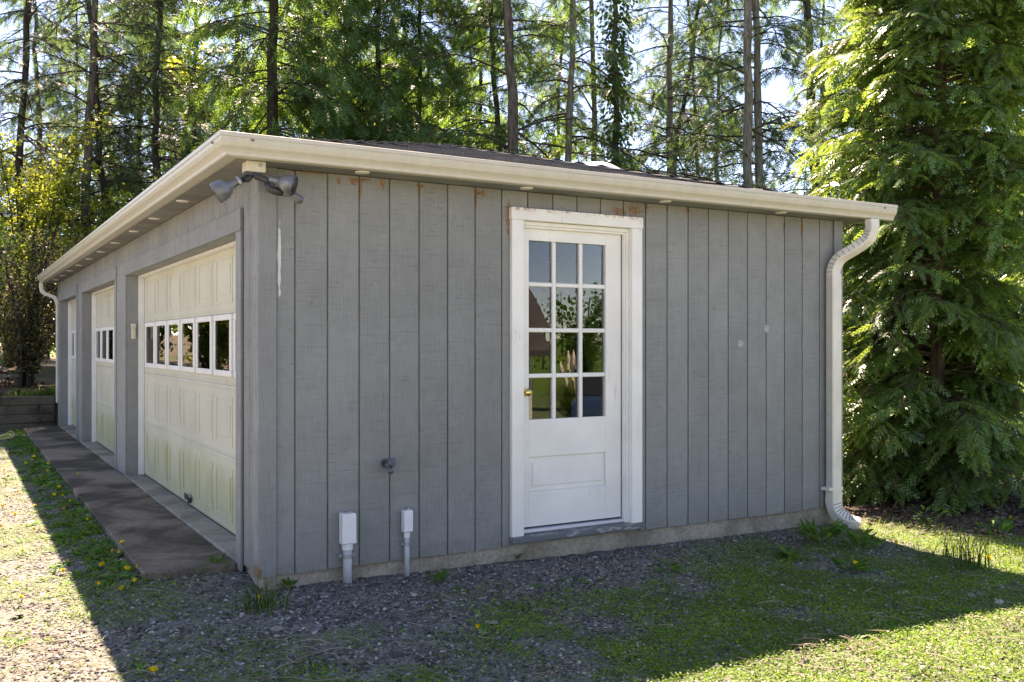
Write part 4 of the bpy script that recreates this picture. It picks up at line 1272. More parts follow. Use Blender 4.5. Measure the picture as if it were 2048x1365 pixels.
def put_broad(ms, name, px, depth, leafm, bark, label, cat, group=None, rz=0.0, sc=1.0):
    x, y = camxy(px, depth)
    o = empty(name, (x, y, float(gz(x, y))), rz, label, cat, group)
    for nm, me, mt_ in (("stems", ms[0], bark), ("leaves", ms[1], leafm)):
        if len(me.materials) == 0: me.materials.append(mt_)
        c = link(nm, me, None, o, scale=(sc, sc, sc))
        if nm == "stems": c["kind"] = "stuff"
        if c.material_slots[0].material != mt_:
            c.material_slots[0].link = 'OBJECT'; c.material_slots[0].material = mt_
    return o
BL_A = broadleaf(501, 8.5, 2.6, 11, 34, 75, 0.105, 0.07, 0.2, 0.7, 0.05)
BL_B = broadleaf(502, 6.0, 2.3, 10, 26, 60, 0.095, 0.05, 0.1, 0.7, 0.05)
BL_C = broadleaf(503, 3.2, 1.7, 12, 22, 46, 0.095, 0.03, 0.08, 0.65, 0.05)
SH = broadleaf(504, 2.9, 1.25, 20, 20, 18, 0.058, 0.022, 0.12, 0.75, 0.05)
T_ = M['twig']
put_broad(SH, "shrub", 52, 18.3, M['purple'], T_, "many-stemmed dusky shrub growing on the bank above the retaining wall", "shrub", None, 0.4)
put_broad(SH, "shrub", -55, 18.8, M['midleaf'], T_, "green twiggy shrub beside the dusky shrub, cut by the picture's left edge", "shrub", None, 1.9)
for i, (ms, px, dp, mt_, lab, cat, sc) in enumerate([
 (BL_A, 20, 31, M['spring'], "yellow green sapling behind the slim dark conifer at the left edge", "tree", 0.75),
 (BL_B, 128, 27, M['spring'], "bright yellow green sapling above the far end of the left gutter", "tree", 0.9),
 (BL_B, 62, 23, M['spring'], "low yellow green bush behind the dusky shrub", "bush", 0.95),
 (BL_A, 268, 36, M['midleaf'], "leafy tree glimpsed between the leaning trunk and the straight one over the left gutter", "tree", 0.8),
 (BL_A, 430, 34, M['spring'], "yellow leaved tree showing left of the thick furrowed trunk", "tree", 1.35),
 (BL_A, 610, 38, M['spring'], "yellow leaved tree showing right of the thick furrowed trunk", "tree", 1.3),
 (BL_A, 800, 40, M['spring'], "bright leafy tree behind the dense evergreens left of the roof peak", "tree", 1.5),
 (BL_A, 930, 36, M['midleaf'], "leafy green tree just right of the roof peak", "tree", 1.4),
 (BL_B, 1000, 30, M['spring'], "sunlit bush low behind the leaning trunks, left of the roof vent dome", "bush", 1.25),
 (BL_B, 1105, 34, M['midleaf'], "green bush low between the big leaning trunk and the pale trunk", "bush", 0.9),
 (BL_B, 1300, 34, M['midleaf'], "dark green bush low over the roof beneath the tilted trunk", "bush", 0.85),
 (BL_B, 1440, 31, M['midleaf'], "green bush low over the roof left of the bare pair of trunks", "bush", 0.75),
 (BL_B, 2075, 24, M['spring'], "sunlit yellow green bush beyond the lawn at the right edge", "bush", 0.9),
 (BL_A, 2130, 34, M['midleaf'], "leafy tree beyond the lawn, behind the sunlit bush at the right edge", "tree", 1.1),
 ]):
    put_broad(ms, "leafy_" + ("tree" if cat == "tree" else "bush"), px, dp, mt_, T_, lab, cat, None, i * 1.3, sc)

for i, (bx_, by_, ms, mt_, sc, lab) in enumerate([
  (-3.0, 15.5, BL_C, M['spring'], 0.9, "yellow green bush on the bank, mirrored in the garage windows"),
  (-5.2, 18.5, BL_B, M['spring'], 0.85, "taller sunlit bush farther up the bank left of the picture"),
  (-2.2, 19.5, BL_C, M['midleaf'], 1.1, "green bush behind the yellow one on the bank"),
  (-6.8, 14.5, BL_B, M['midleaf'], 0.8, "broad green bush at the left end of the retaining wall"),
  (-8.5, 22.0, BL_A, M['spring'], 1.0, "yellow green tree up the bank left of the picture")]):
    o = empty("leafy_tree" if ms is BL_A else "leafy_bush", (bx_, by_, float(gz(bx_, by_))), i * 1.7, lab, "tree" if ms is BL_A else "bush")
    for nm, me, m_ in (("stems", ms[0], T_), ("leaves", ms[1], mt_)):
        if len(me.materials) == 0: me.materials.append(m_)
        c = link(nm, me, None, o, scale=(sc, sc, sc))
        if nm == "stems": c["kind"] = "stuff"
        if c.material_slots[0].material != m_:
            c.material_slots[0].link = 'OBJECT'; c.material_slots[0].material = m_

# ------------------------------------------------------------------ the cedar at the garage's right side
def frond(nb, length, width, seed, sub=3, w=0.012, sag=0.35):
    g = np.random.default_rng(seed); segs = []
    mid = [np.array([t * length, 0, -sag * length * t ** 2]) for t in np.linspace(0, 1, 5)]
    for a, b in zip(mid[:-1], mid[1:]): segs.append((a, b))
    for i in range(nb):
        for sgn in (-1, 1):
            t = (i + 0.5 + 0.2 * sgn) / nb * 0.95
            l = width * (1 - 0.75 * t) * (0.55 + 0.45 * math.sin(min(t * 4, 1.57))) * g.uniform(0.8, 1.15)
            p = np.array([t * length, 0, -sag * length * t * t])
            d = np.array([0.80, sgn * 0.62, -0.12 - 0.3 * t]) * l
            segs.append((p, p + d))
            for j in range(sub):
                s_ = 0.28 + 0.6 * j / sub; q = p + d * s_; ll = l * 0.34 * (1 - s_ * 0.45)
                for sg2 in (-1, 1):
                    an = math.atan2(d[1], d[0]) + sg2 * 0.62
                    segs.append((q, q + np.array([math.cos(an), math.sin(an), -0.25]) * ll))
    return leafstrip(segs, w)
FR = frond(6, 0.25, 0.105, 5, 0, 0.021, 0.16)

def cedar(seed, h, rbase, r0, nl, K, S, tmpl, ssc, zlo=0.12, rise=0.45, droop=0.55, shape=0.75, only=None):
    g = np.random.default_rng(seed)
    tr, axis_ = tapered_trunk("trunk", h, r0, seed, 10, 0.08, 0.012, 20, 1.6)
    z = zlo + (h * 0.98 - zlo) * np.sort(g.random(nl) ** 1.15)
    q = z / h
    L = (rbase * (1 - q) ** shape * np.clip(0.72 + q * 2.2, 0, 1) + 0.12) * g.uniform(0.7, 1.12, nl)
    az = g.random(nl) * 6.283
    base = np.stack([np.interp(z, axis_[:, 2], axis_[:, 0]), np.interp(z, axis_[:, 2], axis_[:, 1]), z], -1)
    thin = (np.cos(az + 1.33) > 0.25) & (z < 2.7) & (tmpl is FR)
    L = np.where(thin, L * 0.5, L)
    ri = rise * (0.35 + 0.9 * q) + g.normal(0, 0.10, nl)
    dr = droop * (1.1 - 0.4 * q) * g.uniform(0.6, 1.3, nl)
    P = limb_set(g, base, az, L, ri, dr, 8, 0.05)
    P[:, :, 2] = np.maximum(P[:, :, 2], 0.10 + 0.05 * g.random((nl, 1)))
    t8 = np.linspace(0, 1, 8)[None]
    parts = [tubes(P, (0.003 + 0.006 * L)[:, None] * (1 - t8) + 0.003, 5)]
    tt = (np.arange(K)[None] + g.random((nl, K))) / K * 0.80 + 0.20
    bp, bt = along(P, tt)
    sgn = np.where(np.arange(K) % 2 == 0, 1.0, -1.0)[None, :, None]
    sd = nrm(np.cross(bt, UP)) * sgn
    d = nrm(bt * 0.9 + sd * g.uniform(0.4, 1.0, (nl, K, 1)) + UP * g.normal(-0.05, 0.2, (nl, K, 1)))
    l = (0.26 * L[:, None] * (1.2 - tt) + 0.14) * g.uniform(0.6, 1.2, (nl, K))
    t5 = np.linspace(0, 1, 5)
    TP = (bp[:, :, None, :] + d[:, :, None, :] * (l[..., None, None] * t5[None, None, :, None]) - UP * (l[..., None, None] * 0.25 * (t5 ** 2)[None, None, :, None])).reshape(-1, 5, 3)
    parts.append(tubes(TP, np.repeat((0.005 * (1 - t5) + 0.002)[None], len(TP), 0), 3))
    V, F = joinvf(parts)
    br = npmesh("branches", V, F)
    n = len(TP)
    s_t = (np.arange(S)[None] + g.random((n, S))) / S * 0.95 + 0.05
    sp, stn = along(TP, s_t)
    rot = np.where(np.arange(S) % 2 == 0, 1.0, -1.0)[None, :, None]
    sdir = nrm(stn + nrm(np.cross(stn, UP)) * rot * g.uniform(0.0, 1.3, (n, S, 1)) + UP * g.normal(-0.14, 0.25, (n, S, 1)))
    upn = UP + g.normal(0, 0.38, (n, S, 3))
    keep = sp[..., 2] > 0.12
    V, F = stamp(*tmpl, sp[keep], sdir[keep], upn[keep], ssc * g.uniform(0.65, 1.25, int(keep.sum())))
    return tr, br, npmesh("crown", V, F)
cd = cedar(901, 8.4, 1.62, 0.085, 460, 11, 5, FR, 0.92, 0.30, 0.40, 0.36)
x, y = camxy(1882, 10.0)
put_tree(cd, (M['bark_red'], M['bark_red'], M['cedar']), "cedar_tree", (x, y, float(gz(x, y)) - 0.02), 0.8, (0, 0), "big bright green cedar with feathery drooping fronds right of the garage")
hk = cedar(902, 6.6, 1.15, 0.06, 250, 9, 4, SPRAYF, 0.68, 0.15, 0.35, 0.55, 0.6)
x, y = camxy(1742, 11.3)
put_tree(hk, (M['bark_red'], M['twig'], M['sheen']), "hemlock_tree", (x, y, float(gz(x, y)) - 0.02), 2.0, (0, 0), "fine-needled glossy evergreen between the downspout and the big cedar")
x, y = camxy(2190, 12.5)
put_tree(cd, (M['bark_red'], M['bark_red'], M['cedar']), "cedar_tree", (x, y, float(gz(x, y)) - 0.02), 3.1, (0, 0), "second cedar at the right edge behind the big one", "tree", None, 0.82, 1.15)

# far-off woods: one mass of stems and leaf clumps all round
g = np.random.default_rng(808)
n = 520
an = g.random(n) * 6.283; dd = g.uniform(75, 130, n)
bx, by = CAM[0] + np.cos(an) * dd, CAM[1] + np.sin(an) * dd
hh = g.uniform(5, 11, n)
K = 120
P = np.stack([np.repeat(bx[:, None], K, 1) + g.normal(0, 1.7, (n, K)), np.repeat(by[:, None], K, 1) + g.normal(0, 1.7, (n, K)), hh[:, None] * g.random((n, K)) ** 0.8 + gz(bx, by)[:, None]], -1).reshape(-1, 3)
V1, F1 = stamp(*LEAF4, P, nrm(g.normal(0, 1, P.shape)), g.normal(0, 1, P.shape), g.uniform(0.35, 0.75, len(P)))
SP = np.stack([np.stack([bx, by, gz(bx, by) - 0.5], -1), np.stack([bx + g.normal(0, .3, n), by + g.normal(0, .3, n), hh * 0.9], -1)], 1)
V2, F2 = tubes(SP, np.stack([np.full(n, 0.16), np.full(n, 0.05)], 1), 5)
tag(link("distant_woods", npmesh("distant_woods", *joinvf([(V1, F1), (V2, F2)])), M['midleaf']), "hazy mass of far-off woodland beyond the yard", None, None, "stuff")

# ------------------------------------------------------------------ what the door glass mirrors: the yard behind the camera
def hz(x, y): return float(gz(x, y))
hx, hy = 10.6, -17.6
H_ = empty("white_cottage", (hx, hy, hz(hx, hy)), R(18), "white clapboard cottage with a brown roof across the yard", "house")
m = MB(); m.box(-4.0, 1.2, -3.0, 3.0, -0.2, 2.4); m.build("wall", simple("white clapboard", (0.7, 0.7, 0.67), 0.6, 0.3, 0, 0.05, 3), H_)
m = MB(); m.prism([(-3.5, 2.35), (0, 4.0), (3.5, 2.35), (3.5, 2.5), (0, 4.16), (-3.5, 2.5)], lambda u, v: (-4.3, u, v), lambda u, v: (1.6, u, v)); m.build("roof", simple("brown shingle roof", (0.075, 0.068, 0.062), 0.8, 0.2, 0, 0.2, 3), H_)
m = MB(); m.box(-0.9, 0.0, 3.001, 3.05, 0.0, 2.05); m.build("door", simple("panelled white house door", (0.75, 0.75, 0.73), 0.5), H_, 0.01)
m = MB(); m.box(-3.0, -1.9, 3.001, 3.04, 0.9, 2.0); m.build("window", simple("dark house window", (0.03, 0.035, 0.04), 0.1, 0.5), H_, 0.01)
# parked car
cx_, cy_ = 13.6, -15.4
C_ = empty("parked_car", (cx_, cy_, hz(cx_, cy_)), R(-55), "dark blue parked car on the far side of the yard", "car")
blue = simple("dark blue car paint", (0.03, 0.06, 0.13), 0.2, 0.6, 0.2, 0.03)
m = MB(); m.prism([(-2.1, .28), (2.1, .28), (2.15, .62), (2.0, .80), (1.15, .90), (-1.7, .95), (-2.15, .88), (-2.2, .5)], lambda u, v: (u, -.85, v), lambda u, v: (u, .85, v)); m.build("body", blue, C_, 0.05, False, 2)
m = MB(); m.prism([(1.05, .90), (0.45, 1.40), (-1.1, 1.44), (-1.75, .95)], lambda u, v: (u, -.72, v), lambda u, v: (u, .72, v)); m.build("cabin", simple("dark car glass", (0.02, 0.022, 0.025), 0.08, 0.6), C_, 0.05, False, 2)
m = MB(); m.prism([(0.45, 1.41), (-1.1, 1.45), (-1.1, 1.47), (0.42, 1.44)], lambda u, v: (u, -.70, v), lambda u, v: (u, .70, v)); m.build("car_roof", blue, C_)
for wx in (1.35, -1.35):
    for wy in (-.80, .80):
        wl = empty("wheel", (wx, wy, .33)); wl.parent = C_
        m = MB(); m.tube([(0, -.11, 0), (0, .11, 0)], [.33, .33], 24); m.build("tyre", simple("black tyre rubber", (0.02, 0.02, 0.02), 0.8), wl, 0.02)
        m = MB(); sg = 1 if wy > 0 else -1
        m.tube([(0, .1105 * sg, 0), (0, .118 * sg, 0)], [.09, .07], 14)
        for q in range(5):
            a_ = q * 1.2566; m.tube([(0.05 * math.cos(a_), .113 * sg, 0.05 * math.sin(a_)), (0.21 * math.cos(a_), .113 * sg, 0.21 * math.sin(a_))], [.03, .02], 6)
        m.build("rim", M['steel'], wl)
# pampas grass
gx_, gy_ = 15.2, -19.2
PG = empty("pampas_grass", (gx_, gy_, hz(gx_, gy_)), 0, "clump of pampas grass with pale upright plumes across the yard", "plant")
g = np.random.default_rng(55)
n = 260; a_ = g.random(n) * 6.283
P = np.zeros((n, 6, 3)); t6 = np.linspace(0, 1, 6); rr2 = g.uniform(.3, 1.1, n); hh2 = g.uniform(.8, 1.6, n)
P[..., 0] = np.outer(np.cos(a_) * rr2, t6); P[..., 1] = np.outer(np.sin(a_) * rr2, t6); P[..., 2] = np.outer(hh2, np.sin(t6 * 2.0))
V, F = tubes(P, np.repeat((0.02 * (1 - t6) + .003)[None], n, 0), 3); link("blades", npmesh("blades", V, F), M['grassblade'], PG)
m = MB()
for q in range(9):
    a0 = g.random() * 6.28; b0 = g.uniform(.1, .45); top = Vector((math.cos(a0) * b0, math.sin(a0) * b0, g.uniform(1.7, 2.4)))
    m.tube([(0, 0, .2), top * 0.72, top * 0.75, top * 0.88, top], [.012, .010, .05, .07, .01], 7)
m.build("plume", simple("cream plume", (0.62, 0.55, 0.42), 0.8), PG, 0, True)
for i, (x_, y_, ms, mt_, sc, lab) in enumerate([
  (17, -30, BL_A, M['midleaf'], 0.62, "leafy tree behind the white cottage"), (22, -28, BL_A, M['midleaf'], 0.55, "broad leafy tree behind the pampas grass"),
  (27, -28, BL_A, M['midleaf'], 0.62, "tall leafy tree behind the parked car"), (20, -22, BL_B, M['midleaf'], 0.55, "round bush beside the pampas grass"),
  (12, -33, BL_A, M['purple'], 0.8, "brownish tree far behind the cottage"), (31, -37, BL_A, M['spring'], 0.7, "yellow green tree far beyond the parked car"),
  (6, -34, BL_A, M['midleaf'], 1.2, "leafy tree at the far end of the drive"), (-4, -33, BL_A, M['midleaf'], 1.2, "leafy tree behind the driveway's mouth")]):
    o = empty("leafy_tree", (x_, y_, hz(x_, y_)), i * 0.9, lab, "tree")
    for nm, me, m_ in (("stems", ms[0], M['twig']), ("leaves", ms[1], mt_)):
        if len(me.materials) == 0: me.materials.append(m_)
        c = link(nm, me, None, o, scale=(sc, sc, sc))
        if nm == "stems": c["kind"] = "stuff"
        if c.material_slots[0].material != m_:
            c.material_slots[0].link = 'OBJECT'; c.material_slots[0].material = m_

# ------------------------------------------------------------------ loose ground: chips, mulch, leaves, weeds, straw
def project(x, y, z):
    dx, dy = x - CAM[0], y - CAM[1]
    X = CC * dx - CS * dy; Z = CS * dx + CC * dy
    Zs = np.where(Z > 0.3, Z, 0.3)
    return 1024 + FPX * X / Zs, 688 - FPX * (z - CAM[2]) / Zs, Z
def visible(x, y, mx=90):
    px, py, Z = project(x, y, gz(x, y))
    return (Z > 1.0) & (px > -mx) & (px < 2048 + mx) & (py < 1365 + mx)
def inside(x, y):
    """under the garage or the apron"""
    return ((x > 0.02) & (x < L - 0.02) & (y > 0.025) & (y < D)) | ((x > APX - 0.005) & (x < 0.02) & (y > A0) & (y < A1 + .1)) | ((y > 12.32) & (y < 12.52) & (x < 0))
def scatter(n, x0, x1, y0, y1, seed, dens=None, maxd=30, fall=None):
    g = np.random.default_rng(seed)
    x = g.uniform(x0, x1, n); y = g.uniform(y0, y1, n)
    k = visible(x, y) & ~inside(x, y)
    _, _, Z = project(x, y, 0 * x)
    k &= Z < maxd
    if fall: k &= g.random(n) < np.clip((fall / Z) ** 2, 0, 1)
    if dens is not None: k &= g.random(n) < dens(x, y)
    return x[k], y[k], g
CUBE = np.array([(-1, -1, -1), (1, -1, -1), (1, 1, -1), (-1, 1, -1), (-1, -1, 1), (1, -1, 1), (1, 1, 1), (-1, 1, 1)], float) * 0.5
CF = np.array([(4, 5, 6, 7), (0, 1, 5, 4), (1, 2, 6, 5), (2, 3, 7, 6), (3, 0, 4, 7)])
def chips(x, y, g, lo, hi, flat, tilt=0.35, sink=0.15, pw=2.0, elong=1.6):
    n = len(x)
    s_ = lo + (hi - lo) * g.random(n) ** pw
    T = CUBE[None] * np.stack([g.uniform(1.0, elong, n), g.uniform(0.6, 1.0, n), g.uniform(flat * 0.6, flat * 1.4, n)], -1)[:, None, :]
    T = T * (1 + g.normal(0, 0.17, T.shape)); T[:, 4:, :2] *= g.uniform(0.55, 0.95, (n, 1, 1))
    a = g.random(n) * 6.283
    fw = np.stack([np.cos(a), np.sin(a), g.normal(0, tilt, n)], -1)
    f, sd, u = frames(fw, UP + g.normal(0, tilt, (n, 3)))
    P = np.stack([x, y, gz(x, y) + s_ * flat * (0.5 - sink)], -1)
    V = P[:, None] + s_[:, None, None] * (T[..., 0:1] * f[:, None] + T[..., 1:2] * sd[:, None] + T[..., 2:3] * u[:, None])
    F = (CF[None] + (np.arange(n) * 8)[:, None, None]).reshape(-1, 4)
    return V.reshape(-1, 3), F
not_mulch = lambda x, y: (1 - 0.97 * mulch_mask(x, y)) * (1 - lawn_mask(x, y)) * (1 - 0.5 * cover_mask(x, y))
x, y, g = scatter(640000, -6, 7.5, -5, 12.3, 1, not_mulch, 18, 5.4)
tag(link("gravel", npmesh("gravel", *chips(x, y, g, 0.006, 0.021, 0.34, 0.35, 0.15, 2.6)), M['chip']), "grey slate gravel chips", None, None, "stuff")
x, y, g = scatter(1500, -5, 7, -4, 10, 2, not_mulch, 16, 6)
tag(link("gravel", npmesh("gravel", *chips(x, y, g, 0.025, 0.065, 0.26, 0.15)), M['chip']), "larger flat slate chips among the gravel", None, None, "stuff")
x, y, g = scatter(75000, 4.2, 10, -3, 8, 3, lambda x, y: mulch_mask(x, y), 16, 7.5)
tag(link("mulch", npmesh("mulch", *chips(x, y, g, 0.012, 0.05, 0.25, 0.3, 0.1, 2.0, 2.2)), M['mulch']), "brown bark mulch under the cedar", None, None, "stuff")
x, y, g = scatter(60000, -9, 0, 12.5, 20, 4, lambda x, y: 0.8 * ss(0.42, 0.52, fbm(x, y, 0.8, 60)), 30)
tag(link("leaf_litter", npmesh("leaf_litter", *chips(x, y, g, 0.05, 0.12, 0.06, 0.4, -2.0)), M['litter']), "brown leaf litter on the bank", None, None, "stuff")

# ground cover: tiny leaves close to the soil, in mats
def leaves_on(x, y, g, lo, hi, hgt, lift, up_j=0.35):
    n = len(x); a = g.random(n) * 6.283
    fw = np.stack([np.cos(a), np.sin(a), g.normal(lift, 0.35, n)], -1)
    P = np.stack([x, y, gz(x, y) + g.random(n) * hgt], -1)
    return stamp(*LEAF4, P, nrm(fw), UP + g.normal(0, up_j, (n, 3)), g.uniform(lo, hi, n))
x, y, g = scatter(2600000, -6, 8, -5, 11.5, 5, lambda x, y: cover_mask(x, y) ** 1.2 * (1 - mulch_mask(x, y)) * (1 - 0.4 * ss(0.1, -0.2, x)), 16, 5.2)
tag(link("ground_cover", npmesh("ground_cover", *leaves_on(x, y, g, 0.006, 0.017, 0.024, 0.35)), M['cover']), "low matted green ground cover creeping over the gravel", None, None, "stuff")
# lawn grass and bank grass
def blades(x, y, g, lo, hi, w, lean=0.45):
    n = len(x); a = g.random(n) * 6.283; h_ = g.uniform(lo, hi, n); l_ = g.uniform(0.1, lean, n)
    b = np.stack([x, y, gz(x, y) - 0.005], -1)
    d = np.stack([np.cos(a), np.sin(a), 0 * a], -1); sd = np.stack([-np.sin(a), np.cos(a), 0 * a], -1) * w / 2
    m_ = b + d * (h_ * l_ * 0.3)[:, None] + UP * (h_ * 0.6)[:, None]; t_ = b + d * (h_ * l_)[:, None] + UP * h_[:, None]
    V = np.stack([b - sd, b + sd, m_ + sd * 0.7, m_ - sd * 0.7, t_], 1).reshape(-1, 3)
    o = (np.arange(n) * 5)[:, None]
    F = np.concatenate([o + np.array([[0, 1, 2, 3]]), o + np.array([[3, 2, 4, 4]])], 0)
    return V, F
def blades_mesh(name, *a):
    V, F = blades(*a)
    n = len(V) // 5; F4 = F[:n]; o = (np.arange(n) * 5)[:, None]
    # the tip as a thin quad
    V = V.reshape(n, 5, 3); tip = V[:, 4]; sd = (V[:, 1] - V[:, 0]) * 0.12
    V6 = np.concatenate([V[:, :4], (tip + sd)[:, None], (tip - sd)[:, None]], 1).reshape(-1, 3)
    o = (np.arange(n) * 6)[:, None]
    return npmesh(name, V6, np.concatenate([o + np.array([[0, 1, 2, 3]]), o + np.array([[3, 2, 4, 5]])]))
x, y, g = scatter(100000, 6, 16, -4, 22, 6, lambda x, y: lawn_mask(x, y) * 0.9, 30, 13)
tag(link("lawn_grass", blades_mesh("lawn_grass", x, y, g, 0.05, 0.13, 0.012)), "sunny lawn grass beyond the cedar", None, None, "stuff").data.materials.append(M['grassblade'])
x, y, g = scatter(90000, -9, 0.0, 12.5, 16.5, 7, lambda x, y: ss(0.40, 0.55, fbm(x, y, 0.9, 71)) * ss(16.0, 13.2, y), 30)
tag(link("bank_grass", blades_mesh("bank_grass", x, y, g, 0.06, 0.20, 0.014)), "tufted grass on top of the retaining wall", None, None, "stuff").data.materials.append(M['grassblade'])
# fine grass along the sunlit strip by the downspout and here and there in the gravel
strip = lambda x, y: np.clip(ss(4.4, 4.7, x) * ss(0.25, -0.15, y) * ss(-2.6, -1.2, y) * ss(0.35, 0.6, fbm(x, y, 2.2, 81)) + 0.035 * ss(0.5, 0.7, fbm(x, y, 1.8, 84)) + 0.25 * ss(-1.0, -2.6, y - 0.2 * x) * ss(0.45, 0.62, fbm(x, y, 2.6, 85)), 0, 1)
x, y, g = scatter(150000, -5, 8, -4, 10, 8, lambda x, y: strip(x, y) * (1 - mulch_mask(x, y)), 14, 6)
tag(link("grass", blades_mesh("grass", x, y, g, 0.02, 0.085, 0.006, 0.9)), "fine short grass sprouting through the gravel", None, None, "stuff").data.materials.append(M['grassblade'])

# weeds: rosettes of longer leaves
def rosettes(cx0, cy0, g, nl, lo, hi, spread, rise=0.55):
    n = len(cx0); x = np.repeat(cx0, nl); y = np.repeat(cy0, nl)
    a = g.random(n * nl) * 6.283; s_ = g.uniform(lo, hi, n * nl)
    r_ = g.random(n * nl) * spread
    P = np.stack([x + np.cos(a) * r_, y + np.sin(a) * r_, gz(x, y) + 0.004], -1)
    fw = np.stack([np.cos(a), np.sin(a), rise + g.normal(0, 0.35, n * nl)], -1)
    T = np.array([(0, -0.03, 0), (0, 0.03, 0), (0.5, 0.16, 0.02), (0.5, -0.16, 0.02), (1.0, 0.03, -0.20), (1.0, -0.03, -0.20)]); F = np.array([(0, 3, 2, 1), (3, 5, 4, 2)])
    return stamp(T, F, P, nrm(fw), UP + g.normal(0, 0.25, (n * nl, 3)), s_)
g = np.random.default_rng(91)
n = 620
wx = APX - 0.02 - np.abs(g.normal(0, 0.17, n)); wy = g.uniform(0.35, 12.0, n)
k = g.random(n) < ss(0.30, 0.55, fbm(wx, wy, 1.4, 95)) * 0.9 + 0.15
V, F = rosettes(wx[k], wy[k], g, 11, 0.022, 0.075, 0.03)
tag(link("weed_strip", npmesh("weed_strip", V, F), M['weed']), "strip of leafy weeds along the edge of the concrete apron", None, None, "stuff")
x, y, g = scatter(3000, -4.5, 6.5, -4, 9, 92, lambda x, y: 0.05 + 0.5 * ss(0.5, 0.66, fbm(x, y, 1.9, 97)) * (1 - mulch_mask(x, y)), 14, 6)
V, F = rosettes(x, y, g, 8, 0.018, 0.05, 0.02)
tag(link("seedlings", npmesh("seedlings", V, F), M['weed']), "small weed seedlings dotted over the gravel", None, None, "stuff")
# straw and dead stalks
x, y, g = scatter(7000, -4, 6.5, -4.5, 8, 93, lambda x, y: 0.25 + 0.75 * ss(0.45, 0.6, fbm(x, y, 1.2, 99)), 12, 4.6)
n = len(x); a = g.random(n) * 6.283; l_ = g.uniform(0.04, 0.26, n); t6 = np.linspace(0, 1, 6)
cv = g.normal(0, 0.9, n)
ang = a[:, None] + cv[:, None] * t6[None]
P = np.stack([x[:, None] + np.cumsum(np.cos(ang), 1) * l_[:, None] / 6, y[:, None] + np.cumsum(np.sin(ang), 1) * l_[:, None] / 6, 0 * ang], -1)
P[..., 2] = gz(P[..., 0], P[..., 1]) + 0.026 + 0.02 * np.abs(np.sin(t6 * 3.1))[None] * g.random((n, 1))
P = P[~inside(P[..., 0], P[..., 1]).any(1)]
V, F = tubes(P, np.full(P.shape[:2], 0.0019), 3)
tag(link("straw", npmesh("straw", V, F), M['straw']), "dry straw and dead stalks on the gravel", None, None, "stuff")
x, y, g = scatter(26000, -6, -0.6, -3.5, 9, 94, lambda x, y: 0.5 * ss(0.42, 0.6, fbm(x, y, 2.0, 103)), 14, 5)
tag(link("straw", npmesh("straw", *leaves_on(x, y, g, 0.008, 0.026, 0.02, 0.0)), M['straw']), "pale dry bits strewn over the sunny gravel", None, None, "stuff")
x, y, g = scatter(22000, 0.5, 6, -4.5, -1.4, 95, lambda x, y: 0.5 * ss(0.48, 0.62, fbm(x, y, 1.6, 104)), 14, 5)
tag(link("straw", npmesh("straw", *leaves_on(x, y, g, 0.006, 0.020, 0.03, 0.1)), M['straw']), "pinkish dry bits strewn over the sunny ground cover", None, None, "stuff")

# single plants that stand out
def single_plant(px, py_ground, label, nl, lo, hi, spread, rise, seed, name="weed_plant", cat="plant", blade=False):
    k_ = CAM[2] / ((py_ground - 688) / FPX)
    x, y = camxy(px, k_)
    g = np.random.default_rng(seed)
    o = empty(name, (x, y, float(gz(x, y))), 0, label, cat)
    if blade:
        n = nl; a = g.random(n) * 6.283; h_ = g.uniform(lo, hi, n); t6 = np.linspace(0, 1, 6); le = g.uniform(0.05, rise, n)
        P = np.stack([np.outer(np.cos(a), t6 ** 1.8) * (h_ * le)[:, None] + (g.normal(0, spread, n))[:, None], np.outer(np.sin(a), t6 ** 1.8) * (h_ * le)[:, None] + (g.normal(0, spread, n))[:, None], np.outer(h_, t6) * (1 - 0.35 * le[:, None] * t6[None])], -1)
        V, F = tubes(P, np.repeat((0.0035 * (1 - t6) + 0.0008)[None], n, 0), 4)
        link("blades", npmesh("blades", V, F), M['grassblade'], o)
    else:
        a = g.random(nl) * 6.283; s_ = g.uniform(lo, hi, nl); r_ = g.random(nl) * spread
        P = np.stack([np.cos(a) * r_, np.sin(a) * r_, 0.004 + g.random(nl) * spread * 0.8], -1)
        T = np.array([(0, -0.03, 0), (0, 0.03, 0), (0.5, 0.15, 0.02), (0.5, -0.15, 0.02), (1.0, 0.03, -0.18), (1.0, -0.03, -0.18)]); F0 = np.array([(0, 3, 2, 1), (3, 5, 4, 2)])
        V, F = stamp(T, F0, P, nrm(np.stack([np.cos(a), np.sin(a), rise + g.normal(0, .3, nl)], -1)), UP + g.normal(0, .25, (nl, 3)), s_)
        link("leaves", npmesh("leaves", V, F), M['weed'], o)
    return o
single_plant(528, 1212, "grassy weed clump in front of the rotted garage corner", 60, 0.08, 0.20, 0.07, 0.9, 1, "grass_clump", "plant", True)
single_plant(430, 1150, "feathery weed at the near end of the concrete apron", 34, 0.03, 0.075, 0.06, 1.2, 2)
single_plant(575, 1178, "leafy sprout against the foundation near the corner", 22, 0.03, 0.07, 0.03, 1.2, 3)
single_plant(1640, 1068, "leafy weed clump at the foot of the downspout", 70, 0.06, 0.14, 0.12, 1.0, 4)
single_plant(1720, 1075, "bushy weed clump just right of the downspout outlet", 60, 0.05, 0.13, 0.12, 1.0, 5)
single_plant(1945, 1112, "tall upright grass tuft on the sunlit strip below the cedar", 34, 0.16, 0.34, 0.05, 0.35, 6, "grass_clump", "plant", True)
single_plant(1895, 1090, "few bent grass blades left of the tall grass tuft", 8, 0.15, 0.28, 0.04, 0.8, 7, "grass_clump", "plant", True)
single_plant(1580, 1098, "flat weed rosette on the gravel below the wall's right end", 30, 0.06, 0.12, 0.04, 0.5, 8)
